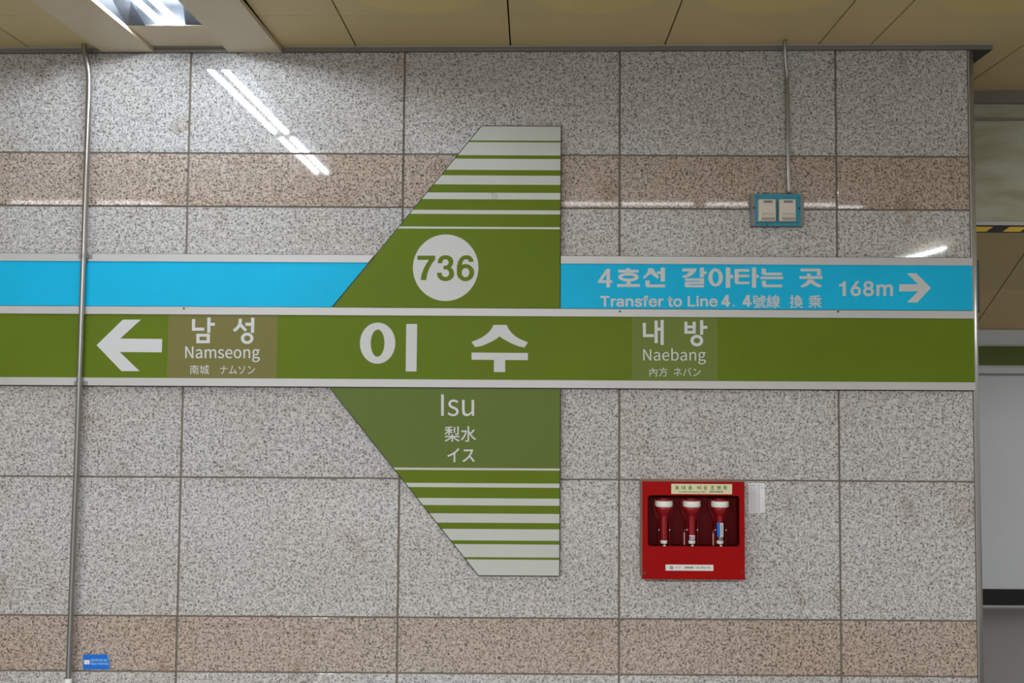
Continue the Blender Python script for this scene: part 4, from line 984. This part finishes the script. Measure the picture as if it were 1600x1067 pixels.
# corner scuffs
b = MB()
for px, py, r in ((1007, 895, 3.2), (1159, 894, 2.2)):
    b = MB(); b.disc_y(xz(px, py, YC), r * 0.0026, YC - .0003, YC, 9)
    b.build('scuff', M['scuff'], cab)

# flashlights and their holders
AX = [1037.3, 1080.8, 1125.0]
YT = -0.056
zbase = P(1080, 849.2, YT).z
YBK = -0.022
def flash_holder(px):
    b = MB()
    X = lambda d, py: (P(px, py, YT).x + d, P(px, py, YT).z)
    k = 0.00262
    half = [(8.5, 853), (8.5, 815), (10.5, 809), (15, 802), (17.2, 793), (17, 784), (14, 779.5)]
    out = [X(-d * k, py) for d, py in half] + [X(d * k, py) for d, py in half[::-1]]
    b.prism(out, YBK - .012, YBK)
    for s in (-1, 1):
        x = X(s * 8.2 * k, 835)[0]
        b.box((x - .0016, YT - .012, X(0, 852.5)[1]), (x + .0016, YBK - .012, X(0, 816)[1]), 0, 0.0006)
        # raised rim that follows the bowl
        pts = [(P(px, 800, YT).x + s * d * k, -0.045, X(0, py)[1]) for d, py in ((15.6, 783), (16.9, 789), (16.3, 796), (13.6, 804.5), (10, 811), (8.3, 817))]
        b.tube(smooth_path(pts, 5), 0.0013, 8)
    h = b.build('holder', M['holder'], cab)
    for s in (-1, 1):
        b = MB(); b.disc_y(X(s * 8.2 * k, 827), 0.0024, YT - .0145, YT - .012, 10); b.build('rivet', M['label_white'], h)
    b = MB(); c = X(0, 854.0)
    b.lathe([(0.0052, 0), (0.0052, .002), (0.0042, .0048), (0.0018, .0062)], (c[0], YT - .018, oz0 - .0045), 16)
    b.build('knob', M['white_plastic'], h)
    return h
for px in AX: flash_holder(px)

def make_flashlight(px):
    c = (P(px, 830, YT).x, YT, zbase)
    e = empty('flashlight', c)
    b = MB()
    b.lathe([(0.0140, .014), (0.0152, .018), (0.0155, .050), (0.0162, .110), (0.0185, .116), (0.0235, .122), (0.0290, .131), (0.0325, .140), (0.0345, .150)], c, 40)
    b.build('body', M['red_torch'], e)
    b = MB(); b.lathe([(0.0348, .150), (0.0362, .153), (0.0366, .164), (0.0352, .1735), (0.0335, .1745)], c, 40); b.build('lens_ring', M['white_plastic'], e)
    b = MB(); b.lathe([(0.0330, .1745), (0.0318, .181), (0.0290, .186), (0.0265, .186), (0.0258, .182)], c, 40, cap1=False); b.build('bezel', M['red_torch'], e)
    b = MB(); b.lathe([(0.0258, .1815), (0.0200, .1835), (0.0100, .1850), (0.001, .1853)], c, 40, cap0=False); b.build('lens', M['lens'], e)
    b = MB(); b.lathe([(0.0130, 0.0), (0.0146, .001), (0.0148, .0125), (0.0140, .014)], c, 32); b.build('tail_cap', M['white_plastic'], e)
    return e
fl = [make_flashlight(AX[0])]
for px in AX[1:]:
    r = fl[0].copy(); COL.objects.link(r)
    r.location = (P(px, 830, YT).x, YT, zbase)
    for ch in list(fl[0].children):
        c = ch.copy(); COL.objects.link(c); c.parent = r
    fl.append(r)
G_ = 'flashlights in the red cabinet'
tag(fl[0], 'left red flashlight with white ring and plain unlabelled handle in the cabinet', 'flashlight', G_)
tag(fl[1], 'middle red flashlight with small white label low on its handle', 'flashlight', G_)
tag(fl[2], 'right red flashlight with tall blue and white label on its handle', 'flashlight', G_)
def wrap_label(parent, px, y0, y1, a0, a1, m, name, r=0.0164):
    b = MB(); n = 10
    c = P(px, 830, YT).x; z0, z1 = P(px, y1, YT - .016).z, P(px, y0, YT - .016).z
    pr = [(c + r * math.sin(math.radians(a0 + (a1 - a0) * k / n)), YT - r * math.cos(math.radians(a0 + (a1 - a0) * k / n))) for k in range(n + 1)]
    for p, q in zip(pr, pr[1:]):
        b.face([(p[0], p[1], z0), (q[0], q[1], z0), (q[0], q[1], z1), (p[0], p[1], z1)], 0, True)
    return b.build(name, m, parent, normals=False)
l2 = wrap_label(fl[1], AX[1], 836.3, 843, -42, 42, M['label_white'], 'label')
b = MB()
for x0, x1, y0, y1 in ((-3, -0.5, 838, 841.5), (0.2, 1.6, 838.5, 841), (2.2, 3.4, 837.8, 841.8)):
    p, q = P(AX[1] + x0, y1, YT - .0172), P(AX[1] + x1, y0, YT - .0172); b.box((p.x, YT - .0172, p.z), (q.x, YT - .0150, q.z))
b.build('print', mat('print_blue', (110, 124, 190), 0.6), l2)
wrap_label(fl[2], AX[2], 817, 839, -62, -6, M['label_blue'], 'blue_label')
l3 = wrap_label(fl[2], AX[2], 817, 839, -6, 50, M['label_white'], 'white_label')
b = MB(); p, q = P(AX[2] + 2.0, 836, YT - .0160), P(AX[2] + 3.0, 820, YT - .0160); b.box((p.x, YT - .0165, p.z), (q.x, YT - .0140, q.z)); b.build('print', mat('print_olive', (150, 140, 80), 0.6), l3)
wrap_label(fl[2], AX[2], 839, 845, -30, 34, mat('label_grey', (120, 122, 132), 0.5), 'grey_label', 0.0159)
# pale straps hanging beside the two labelled flashlights
for i, (px, y0, y1) in ((1, (1069.2, 832, 851)), (2, (1114.4, 833, 852))):
    b = MB(); p, q = P(px - 1.2, y1, -0.062), P(px + 1.2, y0, -0.062)
    b.box((p.x, -0.0626, p.z), (q.x, -0.0612, q.z), 0, 0.0004)
    b.tube(smooth_path([((p.x + q.x) / 2, -.062, q.z), ((p.x + q.x) / 2 + .003, -.060, q.z + .010), (fl[i].location.x - .012, YT - .006, q.z + .014)], 6), 0.0009, 8)
    o = b.build('wrist_strap', mat('strap_pale_pink', (172, 128, 128), 0.6), fl[i])

# ------------------------------------------------------------------ paper checklist and blue sticker
D1 = lambda *a: zbox(1160, 750, 19.04, *a)
b = MB(); YP = -0.0016
a0, b0, a1, b1 = D1(190, 95, 665, 972)
p, q = P(a0, b1, YP), P(a1, b0, YP)
b.box((p.x, YP, p.z), (q.x, -0.0008, q.z))
base = Vector(((p.x + q.x) / 2, 0, p.z))
pe = empty('inspection_sheet', base)
tag(pe, 'small white printed inspection sheet taped to the wall right of the red cabinet', 'paper')
b.build('sheet', M['paper'], pe)
b = MB()
def dash(x0, x1, y, h, mi):
    a0, b0, a1, b1 = D1(x0, y - h, x1, y + h); p, q = P(a0, b1, YP), P(a1, b0, YP); b.box((p.x, YP - .0002, p.z), (q.x, YP, q.z), mi)
rr = random.Random(3)
dash(232, 405, 162, 8, 0); dash(515, 575, 162, 7, 0); dash(468, 498, 162, 16, 1)
for x0 in (235, 325, 450, 555): dash(x0, x0 + 55, 232, 8, 0)
for k in range(13):
    y = 285 + k * 53.3
    dash(248, 285, y, 8, 0); dash(305, 345 + rr.random() * 20, y, 7, 0); dash(370, 415, y, 7, 0); dash(440, 458, y, 7, 0); dash(475, 515, y, 8, 0)
b.build('printed_rows', [M['ink_grey'], M['ink_dark']], pe)

D2 = lambda *a: zbox(110, 1005, 20.0, *a)
YK = -0.0014
st = empty('guide_sticker', (P(150, 1046, YK).x, 0, P(150, 1046, YK).z))
tag(st, 'small blue sticker with white square and peeling corner, low beside the left conduit', 'sticker')
def dq(x, y): return xz(*D2(x, y, 0, 0)[:2], YK)
b = MB(); b.prism([dq(392, 820), dq(1215, 815), dq(1222, 600), dq(1158, 345), dq(400, 348)], YK, -0.0006); b.build('sheet', M['sticker_blue'], st)
b = MB()
v = [dq(1158, 345), dq(1222, 600), dq(1240, 430)]
b.face([(v[0][0], YK, v[0][1]), (v[1][0], YK, v[1][1]), (v[2][0], YK - .006, v[2][1])]); o = b.build('peeled_corner', M['label_white'], st); o['label'] = 'white underside of the peeled corner'
b = MB(); b.prism([dq(430, 655), dq(605, 655), dq(605, 520), dq(430, 520)], YK - .0003, YK); b.build('white_square', M['label_white'], st)
text('lettering', '응급처치요령 영상', D2(640, 485, 1160, 572), YK, M['sticker_text'], st, 0.08)
text('lettering', '바로보기 확인하세요', D2(640, 600, 1195, 682), YK, M['sticker_text'], st, 0.08)
